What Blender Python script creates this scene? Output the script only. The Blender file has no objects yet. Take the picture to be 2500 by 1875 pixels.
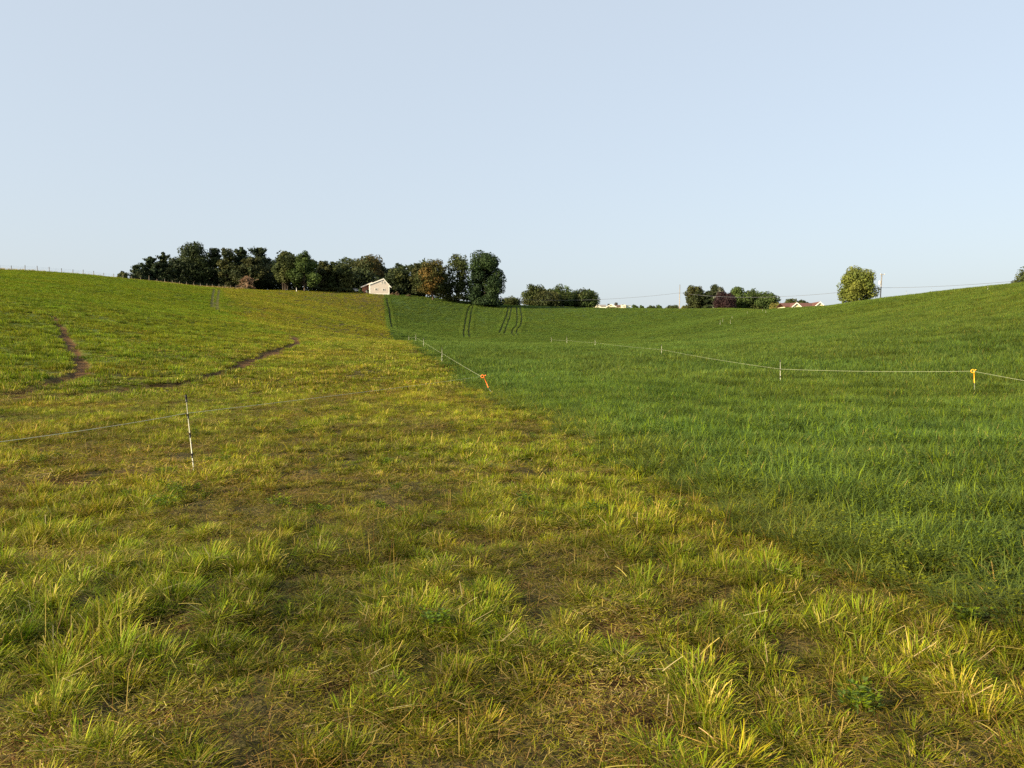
import bpy, math, random
import numpy as np
from mathutils import Vector, Matrix

SC = bpy.context.scene
COL = SC.collection
R = math.radians

# ------------------------------------------------------------------ camera
FPX, CX, CY = 1962.0, 1250.0, 937.5          # focal length and centre in photograph pixels
HOR = 855.0                                  # eye-level row
EYE = 1.62
PITCH = math.atan((CY - HOR) / FPX)
cam_d = bpy.data.cameras.new('camera'); cam = bpy.data.objects.new('camera', cam_d); COL.objects.link(cam)
cam_d.sensor_width = 36.0; cam_d.lens = 36.0 * FPX / 2500.0
cam_d.clip_start = 0.05; cam_d.clip_end = 9000
cam.location = (0, 0, EYE); cam.rotation_euler = (R(90) - PITCH, 0, 0)
SC.camera = cam

# ------------------------------------------------------------------ sky, sun, exposure
SUN_AZ, SUN_EL = R(-121), R(21)              # azimuth from +Y, clockwise; low sun behind the left shoulder
world = bpy.data.worlds.new('World'); SC.world = world; world.use_nodes = True
wn = world.node_tree.nodes; wl = world.node_tree.links
for n in list(wn): wn.remove(n)
wo = wn.new('ShaderNodeOutputWorld'); bg = wn.new('ShaderNodeBackground'); sky = wn.new('ShaderNodeTexSky')
sky.sky_type = 'NISHITA'; sky.sun_disc = False
sky.sun_elevation = SUN_EL; sky.sun_rotation = SUN_AZ
sky.altitude = 100; sky.air_density = 1.0; sky.dust_density = 3.5; sky.ozone_density = 1.0
bg.inputs['Strength'].default_value = 0.10
veil = wn.new('ShaderNodeMix'); veil.data_type = 'RGBA'          # an even late-summer haze over the clear sky
veil.inputs[0].default_value = 0.70; veil.inputs[7].default_value = (2.90, 3.22, 3.54, 1)
wl.new(sky.outputs[0], veil.inputs[6]); wl.new(veil.outputs[2], bg.inputs['Color']); wl.new(bg.outputs[0], wo.inputs['Surface'])
sd = bpy.data.lights.new('sun', 'SUN'); sun = bpy.data.objects.new('sun', sd); COL.objects.link(sun)
sd.energy = 5.0; sd.angle = R(0.6); sd.color = (1.0, 0.85, 0.56)
S = Vector((math.sin(SUN_AZ) * math.cos(SUN_EL), math.cos(SUN_AZ) * math.cos(SUN_EL), math.sin(SUN_EL)))
sun.rotation_euler = (-S).to_track_quat('-Z', 'Y').to_euler()
SC.view_settings.view_transform = 'Standard'; SC.view_settings.look = 'None'
SC.view_settings.gamma = 1.0; SC.view_settings.exposure = 1.3; SC.view_settings.use_curve_mapping = False
SC.render.engine = 'CYCLES'
SC.cycles.max_bounces = 6; SC.cycles.diffuse_bounces = 3; SC.cycles.transmission_bounces = 4
SC.cycles.use_denoising = False

# ------------------------------------------------------------------ small helpers
def tag(o, label=None, cat=None, group=None, kind=None):
    if label: o['label'] = label
    if cat: o['category'] = cat
    if group: o['group'] = group
    if kind: o['kind'] = kind
    return o

def empty(name, loc, rz=0.0):
    o = bpy.data.objects.new(name, None); COL.objects.link(o)
    o.location = loc; o.rotation_euler = (0, 0, rz); o.empty_display_size = 0.2
    return o

def np_mesh(name, V, F, mats=(), smooth=False, attrs=None):
    """V (n,3); F list of (m,k) int arrays of k-gons"""
    V = np.asarray(V, np.float32)
    me = bpy.data.meshes.new(name)
    if not isinstance(F, (list, tuple)): F = [F]
    F = [np.asarray(f, np.int32) for f in F if len(f)]
    me.vertices.add(len(V)); me.vertices.foreach_set('co', V.ravel())
    loops = np.concatenate([f.ravel() for f in F]) if F else np.zeros(0, np.int32)
    tot = np.concatenate([np.full(len(f), f.shape[1], np.int32) for f in F]) if F else np.zeros(0, np.int32)
    me.loops.add(len(loops)); me.loops.foreach_set('vertex_index', loops)
    me.polygons.add(len(tot))
    st = np.concatenate([[0], np.cumsum(tot)[:-1]]).astype(np.int32) if len(tot) else tot
    me.polygons.foreach_set('loop_start', st)
    if smooth and len(tot): me.polygons.foreach_set('use_smooth', np.ones(len(tot), bool))
    for m in mats: me.materials.append(m)
    for an, (ty, data) in (attrs or {}).items():
        a = me.attributes.new(an, ty, 'POINT')
        key = {'FLOAT': 'value', 'INT': 'value', 'FLOAT_VECTOR': 'vector', 'FLOAT_COLOR': 'color'}[ty]
        a.data.foreach_set(key, np.ascontiguousarray(data).ravel())
    me.update(calc_edges=True)
    return me

def obj(name, me, parent=None, loc=None):
    o = bpy.data.objects.new(name, me); COL.objects.link(o)
    if parent is not None: o.parent = parent
    if loc is not None: o.location = loc
    return o

class MB:
    """collects simple solids, then links them as one mesh object"""
    def __init__(s): s.v = []; s.f = []
    def add(s, vs, fs):
        b = len(s.v); s.v += [tuple(v) for v in vs]; s.f += [tuple(i + b for i in f) for f in fs]; return s
    def box(s, a, b):
        (x0, y0, z0), (x1, y1, z1) = a, b
        return s.add([(x0,y0,z0),(x1,y0,z0),(x1,y1,z0),(x0,y1,z0),(x0,y0,z1),(x1,y0,z1),(x1,y1,z1),(x0,y1,z1)],
                     [(0,3,2,1),(4,5,6,7),(0,1,5,4),(1,2,6,5),(2,3,7,6),(3,0,4,7)])
    def tube(s, pts, rad, n=8, cap=True):
        pts = [Vector(p) for p in pts]
        rads = rad if isinstance(rad, (list, tuple)) else [rad] * len(pts)
        vs, fs = [], []
        up = Vector((0.13, 0.21, 1)).normalized()
        for i, p in enumerate(pts):
            t = (pts[min(i + 1, len(pts) - 1)] - pts[max(i - 1, 0)]).normalized()
            a = t.cross(up)
            if a.length < 1e-3: a = t.cross(Vector((1, 0, 0)))
            a.normalize(); b = t.cross(a)
            for k in range(n):
                q = 2 * math.pi * k / n
                vs.append(p + (a * math.cos(q) + b * math.sin(q)) * rads[i])
        for i in range(len(pts) - 1):
            for k in range(n):
                k2 = (k + 1) % n
                fs.append((i*n+k, i*n+k2, (i+1)*n+k2, (i+1)*n+k))
        if cap:
            fs.append(tuple(range(n))); fs.append(tuple(reversed(range((len(pts)-1)*n, len(pts)*n))))
        return s.add(vs, fs)
    def prism(s, poly, axis, a, b):
        """extrude a polygon given in (u,z) along y (axis 'y') or along x (axis 'x')"""
        f = (lambda u, z, t: (u, t, z)) if axis == 'y' else (lambda u, z, t: (t, u, z))
        n = len(poly)
        vs = [f(u, z, a) for u, z in poly] + [f(u, z, b) for u, z in poly]
        fs = [tuple(range(n)), tuple(reversed(range(n, 2 * n)))]
        fs += [(i, i + n, (i + 1) % n + n, (i + 1) % n) for i in range(n)]
        return s.add(vs, fs)
    def mesh(s, name, mat, smooth=False):
        me = bpy.data.meshes.new(name); me.from_pydata(s.v, [], s.f); me.materials.append(mat)
        if smooth:
            me.polygons.foreach_set('use_smooth', np.ones(len(me.polygons), bool))
        me.update(); return me
    def build(s, name, mat, parent=None, smooth=False):
        return obj(name, s.mesh(name, mat, smooth), parent)

def mat(name, build):
    m = bpy.data.materials.new(name); m.use_nodes = True
    nt = m.node_tree
    for n in list(nt.nodes): nt.nodes.remove(n)
    out = nt.nodes.new('ShaderNodeOutputMaterial')
    nt.links.new(build(nt), out.inputs['Surface'])
    return m

def solid(name, c, rough=0.6, var=0.12, scale=6.0, metal=0.0, spec=0.3):
    """plain painted / wooden surface with procedural mottling"""
    def b(nt):
        N, L = nt.nodes, nt.links
        p = N.new('ShaderNodeBsdfPrincipled'); tc = N.new('ShaderNodeTexCoord')
        no = N.new('ShaderNodeTexNoise'); no.inputs['Scale'].default_value = scale; no.inputs['Detail'].default_value = 5
        mr = N.new('ShaderNodeMapRange'); mr.inputs[1].default_value = 0.3; mr.inputs[2].default_value = 0.7
        mr.inputs[3].default_value = 1 - var; mr.inputs[4].default_value = 1 + var
        mx = N.new('ShaderNodeVectorMath'); mx.operation = 'SCALE'; mx.inputs[0].default_value = c
        L.new(tc.outputs['Object'], no.inputs['Vector']); L.new(no.outputs[0], mr.inputs[0])
        L.new(mr.outputs[0], mx.inputs['Scale']); L.new(mx.outputs[0], p.inputs['Base Color'])
        p.inputs['Roughness'].default_value = rough; p.inputs['Metallic'].default_value = metal
        p.inputs['Specular IOR Level'].default_value = spec
        return p.outputs[0]
    return mat(name, b)

# value noise on numpy arrays
def _hash(ix, iy, seed):
    h = (ix.astype(np.int64) * 374761393 + iy.astype(np.int64) * 668265263 + seed * 1274126177) & 0xFFFFFFFF
    h = ((h ^ (h >> 13)) * 1274126177) & 0xFFFFFFFF
    h = (h ^ (h >> 16)) & 0xFFFFFF
    return h / float(0xFFFFFF)
def vnoise(x, y, wl, seed=0):
    x = np.asarray(x, float) / wl; y = np.asarray(y, float) / wl
    ix = np.floor(x); iy = np.floor(y); fx = x - ix; fy = y - iy
    fx = fx * fx * (3 - 2 * fx); fy = fy * fy * (3 - 2 * fy)
    ix = ix.astype(np.int64); iy = iy.astype(np.int64)
    a = _hash(ix, iy, seed); b = _hash(ix + 1, iy, seed); c = _hash(ix, iy + 1, seed); d = _hash(ix + 1, iy + 1, seed)
    return (a * (1 - fx) + b * fx) * (1 - fy) + (c * (1 - fx) + d * fx) * fy
def fnoise(x, y, wl, seed=0, oct=3):
    s = 0; a = 1; t = 0
    for k in range(oct):
        s = s + a * vnoise(x, y, wl / 2 ** k, seed + 17 * k); t += a; a *= 0.55
    return s / t
def sstep(a, b, x):
    t = np.clip((np.asarray(x, float) - a) / (b - a), 0, 1); return t * t * (3 - 2 * t)

# ------------------------------------------------------------------ terrain
_cp, _sp = math.cos(PITCH), math.sin(PITCH)
def at(px, py, Y):
    """the point at forward distance Y seen at a photograph pixel"""
    u = (px - CX) / FPX; v = (CY - py) / FPX
    dy = _cp + v * _sp; dz = -_sp + v * _cp
    k = Y / dy
    return Vector((u * k, Y, EYE + dz * k))

CTRL = []
def cpx(px, py, Y, dz=0.0):
    p = at(px, py, Y); CTRL.append((p.x, p.y, p.z + dz))
for x in (-14, -5, 0, 5, 12):
    for y in (-10, 0, 8): CTRL.append((x, y, 0.0))
for y in (15, 22): CTRL.extend([(-4, y, 0.0), (3, y, 0.0)])
CTRL += [(-60, -30, 2), (60, -30, 0), (0, -60, -1), (-60, 10, 2.0), (45, 10, 1.2)]
cpx(2378, 972, 27); cpx(1205, 968, 29); cpx(1905, 934, 31, -0.1); cpx(1615, 872, 54, -0.1)
cpx(1079, 886, 51); cpx(1034, 853, 72); cpx(1015, 836, 98); cpx(998, 832, 122)
cpx(1453, 848, 81, -0.2); cpx(1384, 841, 100, -0.2); cpx(1346, 838, 115, -0.2)
cpx(1700, 838, 105, -0.2); cpx(1250, 840, 112, -0.25); cpx(1120, 838, 115, -0.25)
for p in (1100, 1300, 1500): CTRL.append((at(p, 830, 175).x, 175, 0.6))
for p in (1120, 1280, 1440): cpx(p, 829, 232); cpx(p, 788, 282)
cpx(1600, 815, 215); cpx(1650, 785, 270)
# skyline of the fields
for px, py, Y in ((2500,697,115),(2300,716,140),(2130,734,165),(2000,750,190),(1900,753,230),(1750,754,295),
                  (1600,755,328),(1480,754,333),(1400,753,335),(1250,747,338),(1150,741,330),(1067,733,325),
                  (1000,723,322),(935,719,320),(820,714,316),(712,711,310),(565,705,290),(440,696,262),
                  (283,680,232),(140,664,212),(0,658,200),(-150,652,190)):
    cpx(px, py, Y)
# behind the skyline: level ground, then falling away
for px, Y, z in ((2500,160,9.5),(2300,200,10.5),(2000,300,14.5),(1900,330,17),(1720,400,21),(1480,480,24),(1380,470,24.5),
                 (1200,440,22.5),(1000,420,24.5),(800,420,26),(560,400,26),(300,340,24),(60,290,22),(-200,280,21)):
    CTRL.append((at(px, 800, Y).x, Y, z))
for px in (-400, 300, 1000, 1700, 2400, 3000):
    CTRL.append((at(px, 800, 900).x, 900, 14)); CTRL.append((at(px, 800, 2200).x, 2200, 0))
# slopes in between
cpx(0, 968, 29); cpx(203, 905, 38); cpx(120, 766, 78); cpx(0, 800, 62); cpx(60, 728, 105)
cpx(300, 790, 85); cpx(300, 735, 140); cpx(600, 800, 110); cpx(600, 748, 190); cpx(722, 838, 84)
cpx(450, 935, 36); cpx(600, 885, 50); cpx(850, 830, 112); cpx(850, 782, 200); cpx(960, 812, 190)
cpx(2420, 800, 58); cpx(2200, 805, 72); cpx(2450, 740, 88); cpx(2150, 765, 120); cpx(1900, 800, 125); cpx(1850, 778, 190)
CP = np.array(CTRL); _K = 60.0
def _phi(r2): return np.where(r2 > 1e-12, r2 * np.log(np.maximum(r2, 1e-12)), 0.0)
def _fit():
    n = len(CP); X = CP[:, :2] / _K
    A = np.zeros((n + 3, n + 3)); d2 = ((X[:, None] - X[None]) ** 2).sum(-1)
    A[:n, :n] = _phi(d2) + np.eye(n) * 2e-3
    A[:n, n] = 1; A[:n, n + 1:] = X; A[n, :n] = 1; A[n + 1:, :n] = X.T
    return np.linalg.solve(A, np.concatenate([CP[:, 2], np.zeros(3)]))
_W = _fit()
def base_z(x, y):
    x = np.atleast_1d(np.asarray(x, float)); y = np.atleast_1d(np.asarray(y, float))
    out = np.empty(x.shape); X = CP[:, :2] / _K; n = len(CP)
    for i in range(0, len(x), 40000):
        xs = x[i:i+40000] / _K; ys = y[i:i+40000] / _K
        d2 = (xs[:, None] - X[None, :, 0]) ** 2 + (ys[:, None] - X[None, :, 1]) ** 2
        out[i:i+40000] = _phi(d2) @ _W[:n] + _W[n] + _W[n+1] * xs + _W[n+2] * ys
    return out
def ground(x, y):
    x = np.atleast_1d(np.asarray(x, float)); y = np.atleast_1d(np.asarray(y, float))
    r = np.hypot(x, y)
    z = base_z(x, y)
    z += ((fnoise(x, y, 1.3, 3, 2) - 0.5) * 0.09 + (fnoise(x, y, 0.42, 4, 2) - 0.5) * 0.10) * (1 - sstep(25, 60, r))
    z += (fnoise(x, y, 9.0, 5, 2) - 0.5) * 0.30 * sstep(6, 30, r)
    z += (fnoise(x, y, 34.0, 7, 2) - 0.5) * 0.9 * sstep(40, 140, r) * (1 - sstep(300, 330, r) * 0.6)
    return z
def gz(x, y): return float(ground(x, y)[0])
def hit(px, py, y0=2.0, y1=430.0):
    """first ground point seen at a pixel"""
    Y = np.geomspace(y0, y1, 900)
    u = (px - CX) / FPX; v = (CY - py) / FPX
    k = Y / (_cp + v * _sp); zx = EYE + (-_sp + v * _cp) * k
    g = ground(u * k, Y)
    i = np.argmax(zx < g)
    if not (zx < g).any(): i = len(Y) - 1
    return Vector((u * k[i], Y[i], g[i]))

# boundary between the mown ground (left) and the tall stand (right): x as a function of y
BY = np.array([-20, 2.0, 4.5, 5.6, 6.7, 8.4, 11, 15.4, 21.7, 29, 51, 72, 98, 122, 150, 200, 260, 320, 420])
BX = np.array([5.2, 3.1, 2.65, 2.6, 2.4, 2.25, 1.75, 1.15, 0.1, -0.8, -4.6, -8.0, -11.9, -16.0, -21.5, -31.0, -41.0, -50.8, -67])
def bound(x, y):
    """signed metres to the right of the mowing line"""
    w = 0.42 + np.clip(y, 0, 60) * 0.009
    wob = (vnoise(x * 0 + 3.1, y, 2.2, 11) - 0.5) * 2 * w * 0.9 + (vnoise(x, y, 0.5, 12) - 0.5) * w
    return x - np.interp(y, BY, BX) - wob * (1 - sstep(130, 160, y) * 0.7)
# boundary of the fresher green on the left hillside
GY = np.array([-20, 20, 40, 60, 80, 110, 130, 300, 420]); GX = np.array([-40, -24, -20, -21, -24, -32, -43, -110, -150])
def greenness(x, y):
    w = np.interp(y, [0, 60, 120, 200], [8, 9, 8, 2.0])
    return sstep(-w, w, (np.interp(y, GY, GX) - x) + (fnoise(x, y, 7, 21) - 0.5) * w * 1.4)

def poly_world(pts): return np.array([tuple(hit(*p))[:2] for p in pts])
SOIL_PX = [  # worn soil tracks: pixels, half width
    ([(116,763),(128,778),(145,795),(160,815),(170,838),(182,862),(200,882),(203,903)], 0.42),
    ([(203,905),(150,930),(100,945),(50,958),(-20,970)], 0.42),
    ([(715,822),(732,838),(690,851),(640,872),(600,888),(560,905)], 0.60),
    ([(560,905),(500,925),(440,938),(380,946),(310,953),(250,960),(160,966),(60,972),(-30,984)], 0.58)]
TRAM_PX = [  # wheel tracks through the stand on the far slope
    [(1152,745),(1144,753),(1139,771),(1137,783),(1134,797),(1132,812),(1133,825)],
    [(1157,746),(1151,759),(1149,775),(1146,791),(1144,805),(1145,818),(1148,826)],
    [(1243,749),(1237,771),(1228,793),(1218,815)], [(1250,749),(1245,775),(1236,801),(1229,818)],
    [(1261,750),(1263,779),(1261,795),(1251,807),(1249,815),(1258,823)],
    [(1269,750),(1274,775),(1272,795),(1263,805),(1260,814),(1270,823)],
    [(944,730),(945,739),(950,755),(952,775),(954,791),(959,803)]]
LEFT_PX = [[(523,707),(520,718),(517,752)], [(535,708),(531,732),(530,757)]]
SOIL = [(poly_world(p), w) for p, w in SOIL_PX]
TRAM = [poly_world(p) for p in TRAM_PX]
LEFTT = [poly_world(p) for p in LEFT_PX]
def seg_dist(x, y, P):
    d = np.full(x.shape, 1e9)
    lo = P.min(0) - 4; hi = P.max(0) + 4
    m = (x > lo[0]) & (x < hi[0]) & (y > lo[1]) & (y < hi[1])
    if not m.any(): return d
    xs, ys = x[m], y[m]; dd = np.full(xs.shape, 1e9)
    for a, b in zip(P[:-1], P[1:]):
        v = b - a; t = np.clip(((xs - a[0]) * v[0] + (ys - a[1]) * v[1]) / (v @ v), 0, 1)
        dd = np.minimum(dd, np.hypot(xs - a[0] - t * v[0], ys - a[1] - t * v[1]))
    d[m] = dd; return d
BARE = [(0.52, 3.6, 0.40, 0.58), (0.60, 4.7, 0.26, 0.32), (-1.55, 3.55, 0.30, 0.22), (-2.25, 3.2, 0.5, 0.35), (-0.95, 3.9, 0.25, 0.16),
        (-2.1, 4.6, 0.25, 0.2), (1.1, 5.1, 0.3, 0.2), (-3.6, 6.2, 0.4, 0.25), (-5.6, 9.8, 0.6, 0.4), (-4.6, 10.6, 0.7, 0.4), (0.4, 7.0, 0.35, 0.2)]
def soil_at(x, y, ruts=False):
    s = np.zeros(x.shape)
    for P, w in SOIL:
        d = seg_dist(x, y, P) + (fnoise(x, y, 0.8, 31, 3) - 0.5) * 0.85
        s = np.maximum(s, 1 - sstep(w * 0.7, w * 1.35, d))
    if ruts: return s
    wob = (fnoise(x, y, 0.35, 33, 2) - 0.5) * 0.9
    for bx, by, rx, ry in BARE:
        q = np.hypot((x - bx) / rx, (y - by) / ry) + wob
        s = np.maximum(s, 1 - sstep(0.7, 1.1, q))
    r = np.hypot(x, y)
    n = fnoise(x, y, 1.7, 35, 3)
    s = np.maximum(s, sstep(0.76, 0.82, n) * (bound(x, y) < -0.3) * sstep(5, 9, r) * (1 - sstep(60, 90, r)) * 0.9)
    return s
def tram_at(x, y, w=0.42):
    d = np.full(x.shape, 1e9)
    for P in TRAM: d = np.minimum(d, seg_dist(x, y, P))
    return 1 - sstep(w * 0.7, w * 1.3, d)
def leftt_at(x, y, w=0.25):
    d = np.full(x.shape, 1e9)
    for P in LEFTT: d = np.minimum(d, seg_dist(x, y, P))
    return 1 - sstep(w, w + 0.35, d)

# ground sheet: fine where the camera looks, reaching to the horizon all round
def m_ground(nt):
    N, L = nt.nodes, nt.links
    def attr(n):
        a = N.new('ShaderNodeAttribute'); a.attribute_name = n; return a.outputs['Fac']
    geo = N.new('ShaderNodeNewGeometry')
    def noise(s, d=5):
        t = N.new('ShaderNodeTexNoise'); t.inputs['Scale'].default_value = s; t.inputs['Detail'].default_value = d
        L.new(geo.outputs['Position'], t.inputs['Vector']); return t.outputs[0]
    def ramp(fac, c0, c1, a=0.35, b=0.65):
        r = N.new('ShaderNodeValToRGB'); r.color_ramp.elements[0].color = (*c0, 1); r.color_ramp.elements[1].color = (*c1, 1)
        r.color_ramp.elements[0].position = a; r.color_ramp.elements[1].position = b; L.new(fac, r.inputs[0]); return r.outputs[0]
    def mix(f, a, b):
        m = N.new('ShaderNodeMix'); m.data_type = 'RGBA'; L.new(f, m.inputs[0]); L.new(a, m.inputs[6]); L.new(b, m.inputs[7]); return m.outputs[2]
    thatch = ramp(noise(9), (0.034, 0.029, 0.010), (0.10, 0.080, 0.026))
    lush = ramp(noise(5), (0.030, 0.050, 0.012), (0.055, 0.090, 0.018))
    green = ramp(noise(4), (0.07, 0.09, 0.018), (0.11, 0.14, 0.022))
    soil = ramp(noise(22), (0.046, 0.026, 0.011), (0.150, 0.080, 0.030))
    tram = ramp(noise(3), (0.014, 0.022, 0.006), (0.026, 0.036, 0.010))  # pressed soil and plants, darkened further to paint in the shade of the ruts
    c = mix(attr('green'), thatch, green); c = mix(attr('lush'), c, lush)
    c = mix(attr('soil'), c, soil); c = mix(attr('tram'), c, tram)
    p = N.new('ShaderNodeBsdfPrincipled'); p.inputs['Roughness'].default_value = 0.95; p.inputs['Specular IOR Level'].default_value = 0.1
    L.new(c, p.inputs['Base Color'])
    b = N.new('ShaderNodeBump'); b.inputs['Strength'].default_value = 1.0; b.inputs['Distance'].default_value = 0.05
    L.new(noise(30, 8), b.inputs['Height']); L.new(b.outputs[0], p.inputs['Normal'])
    return p.outputs[0]
M_GROUND = mat('field_ground', m_ground)
def build_ground():
    az = np.radians(np.concatenate([np.arange(-44, 44.01, 0.13), np.arange(49, 316, 5)])); na = len(az)
    rr = np.concatenate([np.geomspace(0.4, 60, 190), np.linspace(60, 440, 270)[1:], np.geomspace(440, 6000, 24)[1:]]); nr = len(rr)
    Rg, A = np.meshgrid(rr, az, indexing='ij')
    x = (Rg * np.sin(A)).ravel(); y = (Rg * np.cos(A)).ravel()
    z = ground(x, y); far = sstep(900, 2500, np.hypot(x, y)); z = z * (1 - far) - 5 * far
    tr = tram_at(x, y); so = np.maximum(soil_at(x, y), 0.35 * leftt_at(x, y, 0.4))
    z = z - 0.03 * so - 0.12 * soil_at(x, y, True) - 0.10 * tr
    x = np.append(x, 0); y = np.append(y, 0); z = np.append(z, gz(0, 0))
    i, j = np.meshgrid(np.arange(nr - 1), np.arange(na), indexing='ij'); j2 = (j + 1) % na
    Q = np.stack([i*na+j, (i+1)*na+j, (i+1)*na+j2, i*na+j2], -1).reshape(-1, 4)[:, ::-1]
    c = nr * na; jj = np.arange(na); T = np.stack([np.full(na, c), jj, (jj + 1) % na], -1)[:, ::-1]
    lush = sstep(-0.1, 0.25, bound(x, y)); gr = greenness(x, y)
    ap = lambda a: np.append(a, 0.0)
    me = np_mesh('ground', np.stack([x, y, z], -1), [Q, T], [M_GROUND], True,
                 {'soil': ('FLOAT', ap(so)), 'tram': ('FLOAT', ap(tr)), 'lush': ('FLOAT', lush), 'green': ('FLOAT', gr)})
    return tag(obj('ground', me), 'rolling farm field with soil showing between the grass', 'field', kind='structure')
build_ground()

# ------------------------------------------------------------------ leaf and blade materials
def leafy(name, trans=0.35, tint_type='INSTANCER', rough=0.55, patch=0.18, pscale=0.35, spec=0.25):
    def b(nt):
        N, L = nt.nodes, nt.links
        c = N.new('ShaderNodeAttribute'); c.attribute_name = 'col'
        col = c.outputs['Color']
        if tint_type:
            t = N.new('ShaderNodeAttribute'); t.attribute_type = tint_type; t.attribute_name = 'tint'
            m = N.new('ShaderNodeVectorMath'); m.operation = 'MULTIPLY'
            L.new(col, m.inputs[0]); L.new(t.outputs['Vector'], m.inputs[1]); col = m.outputs[0]
        geo = N.new('ShaderNodeNewGeometry'); no = N.new('ShaderNodeTexNoise')
        no.inputs['Scale'].default_value = pscale; no.inputs['Detail'].default_value = 3
        L.new(geo.outputs['Position'], no.inputs['Vector'])
        mr = N.new('ShaderNodeMapRange'); mr.inputs[1].default_value = 0.3; mr.inputs[2].default_value = 0.7
        mr.inputs[3].default_value = 1 - patch; mr.inputs[4].default_value = 1 + patch
        L.new(no.outputs[0], mr.inputs[0])
        s = N.new('ShaderNodeVectorMath'); s.operation = 'SCALE'; L.new(col, s.inputs[0]); L.new(mr.outputs[0], s.inputs['Scale'])
        col = s.outputs[0]
        p = N.new('ShaderNodeBsdfPrincipled'); p.inputs['Roughness'].default_value = rough; p.inputs['Specular IOR Level'].default_value = spec
        L.new(col, p.inputs['Base Color'])
        tr = N.new('ShaderNodeBsdfTranslucent'); L.new(col, tr.inputs['Color'])
        mx = N.new('ShaderNodeMixShader'); mx.inputs[0].default_value = trans
        L.new(p.outputs[0], mx.inputs[1]); L.new(tr.outputs[0], mx.inputs[2])
        return mx.outputs[0]
    return mat(name, b)
M_BLADE = leafy('grass_blade', 0.36, spec=0.10)
M_LEAF = leafy('tree_leaf', 0.22, None, 0.6, 0.16, 0.5, 0.12)

# ------------------------------------------------------------------ grass clump meshes (instanced by geometry nodes)
G = {  # base colours (linear)
    'fresh': (0.122, 0.168, 0.007), 'yell': (0.250, 0.245, 0.010), 'olive': (0.144, 0.138, 0.012),
    'straw': (0.410, 0.310, 0.078), 'brown': (0.140, 0.078, 0.022), 'lush': (0.092, 0.140, 0.025),
    'deep': (0.064, 0.106, 0.024), 'lime': (0.158, 0.212, 0.007), 'tan': (0.42, 0.32, 0.15)}
def pick(rng, pal):
    ks = list(pal); w = np.array([pal[k] for k in ks], float); k = ks[rng.choice(len(ks), p=w / w.sum())]
    return np.array(G[k]) * rng.uniform(0.72, 1.3)
def blade(V, F, C, rng, base, az, L, lean, curl, w, col, segs=3, tipcol=None, blunt=False):
    h = np.array([math.cos(az), math.sin(az), 0.0]); sd_ = np.array([-h[1], h[0], 0.0])
    tw = rng.uniform(-0.9, 0.9); sd_ = sd_ * math.cos(tw) + np.array([0, 0, 1.0]) * math.sin(tw) * 0.5 + h * math.sin(tw) * 0.8
    sd_ /= np.linalg.norm(sd_)
    b0 = len(V); p = np.array(base, float); ang = lean; st = L / segs
    for i in range(segs + 1):
        t = i / segs; ww = w * (1 - 0.85 * t ** 2.2) if not blunt else w * (1 - 0.35 * t)
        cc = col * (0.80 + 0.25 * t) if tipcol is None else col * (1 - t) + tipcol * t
        if i == segs and not blunt: V.append(p.copy()); C.append(cc)
        else:
            V.append(p - sd_ * ww / 2); V.append(p + sd_ * ww / 2); C.append(cc); C.append(cc)
        p = p + (h * math.sin(ang) + np.array([0, 0, 1.0]) * math.cos(ang)) * st
        ang += curl / segs
    for i in range(segs):
        a = b0 + 2 * i
        if i == segs - 1 and not blunt: F.append((a, a + 1, a + 2, a + 2))
        else: F.append((a, a + 1, a + 3, a + 2))
def finish(name, V, F, C):
    F = np.array(F, np.int32); tri = F[F[:, 2] == F[:, 3]][:, :3]; quad = F[F[:, 2] != F[:, 3]]
    C = np.concatenate([np.array(C), np.ones((len(C), 1))], 1)
    return np_mesh(name, np.array(V), [tri, quad], [M_BLADE], False, {'col': ('FLOAT_COLOR', C)})
def tuft(name, seed, R_, n, L, w, lean, curl, pal, segs=3, dry=0.25, blunt=0.0, flat=0.0, radial=0.0):
    rng = np.random.default_rng(seed); V, F, C = [], [], []
    for k in range(n):
        r = R_ * math.sqrt(rng.random()); a = rng.uniform(0, 2 * math.pi)
        az = a + rng.normal(0, 0.9); l = rng.uniform(*L) * (1 - 0.35 * (r / R_) ** 2)
        c = pick(rng, pal); tc = None
        if rng.random() < dry: tc = c; c = np.array(G['straw']) * rng.uniform(0.5, 0.9)
        if rng.random() < flat:
            blade(V, F, C, rng, (r*math.cos(a), r*math.sin(a), rng.uniform(0.005, 0.05)), rng.uniform(0, 6.28), l * 1.2,
                  rng.uniform(1.15, 1.6), rng.uniform(-0.1, 0.3), w, pick(rng, {'straw': 4.5, 'brown': 1.6, 'olive': 3, 'tan': 1, 'yell': 4}), segs, None, True)
            continue
        ln = rng.uniform(*lean)
        if radial: az = a + rng.normal(0, 0.55); ln = ln * 0.5 + radial * r / R_
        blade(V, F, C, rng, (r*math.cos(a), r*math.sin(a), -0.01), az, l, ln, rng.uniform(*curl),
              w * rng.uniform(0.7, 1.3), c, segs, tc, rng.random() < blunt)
    return finish(name, V, F, C)
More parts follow.
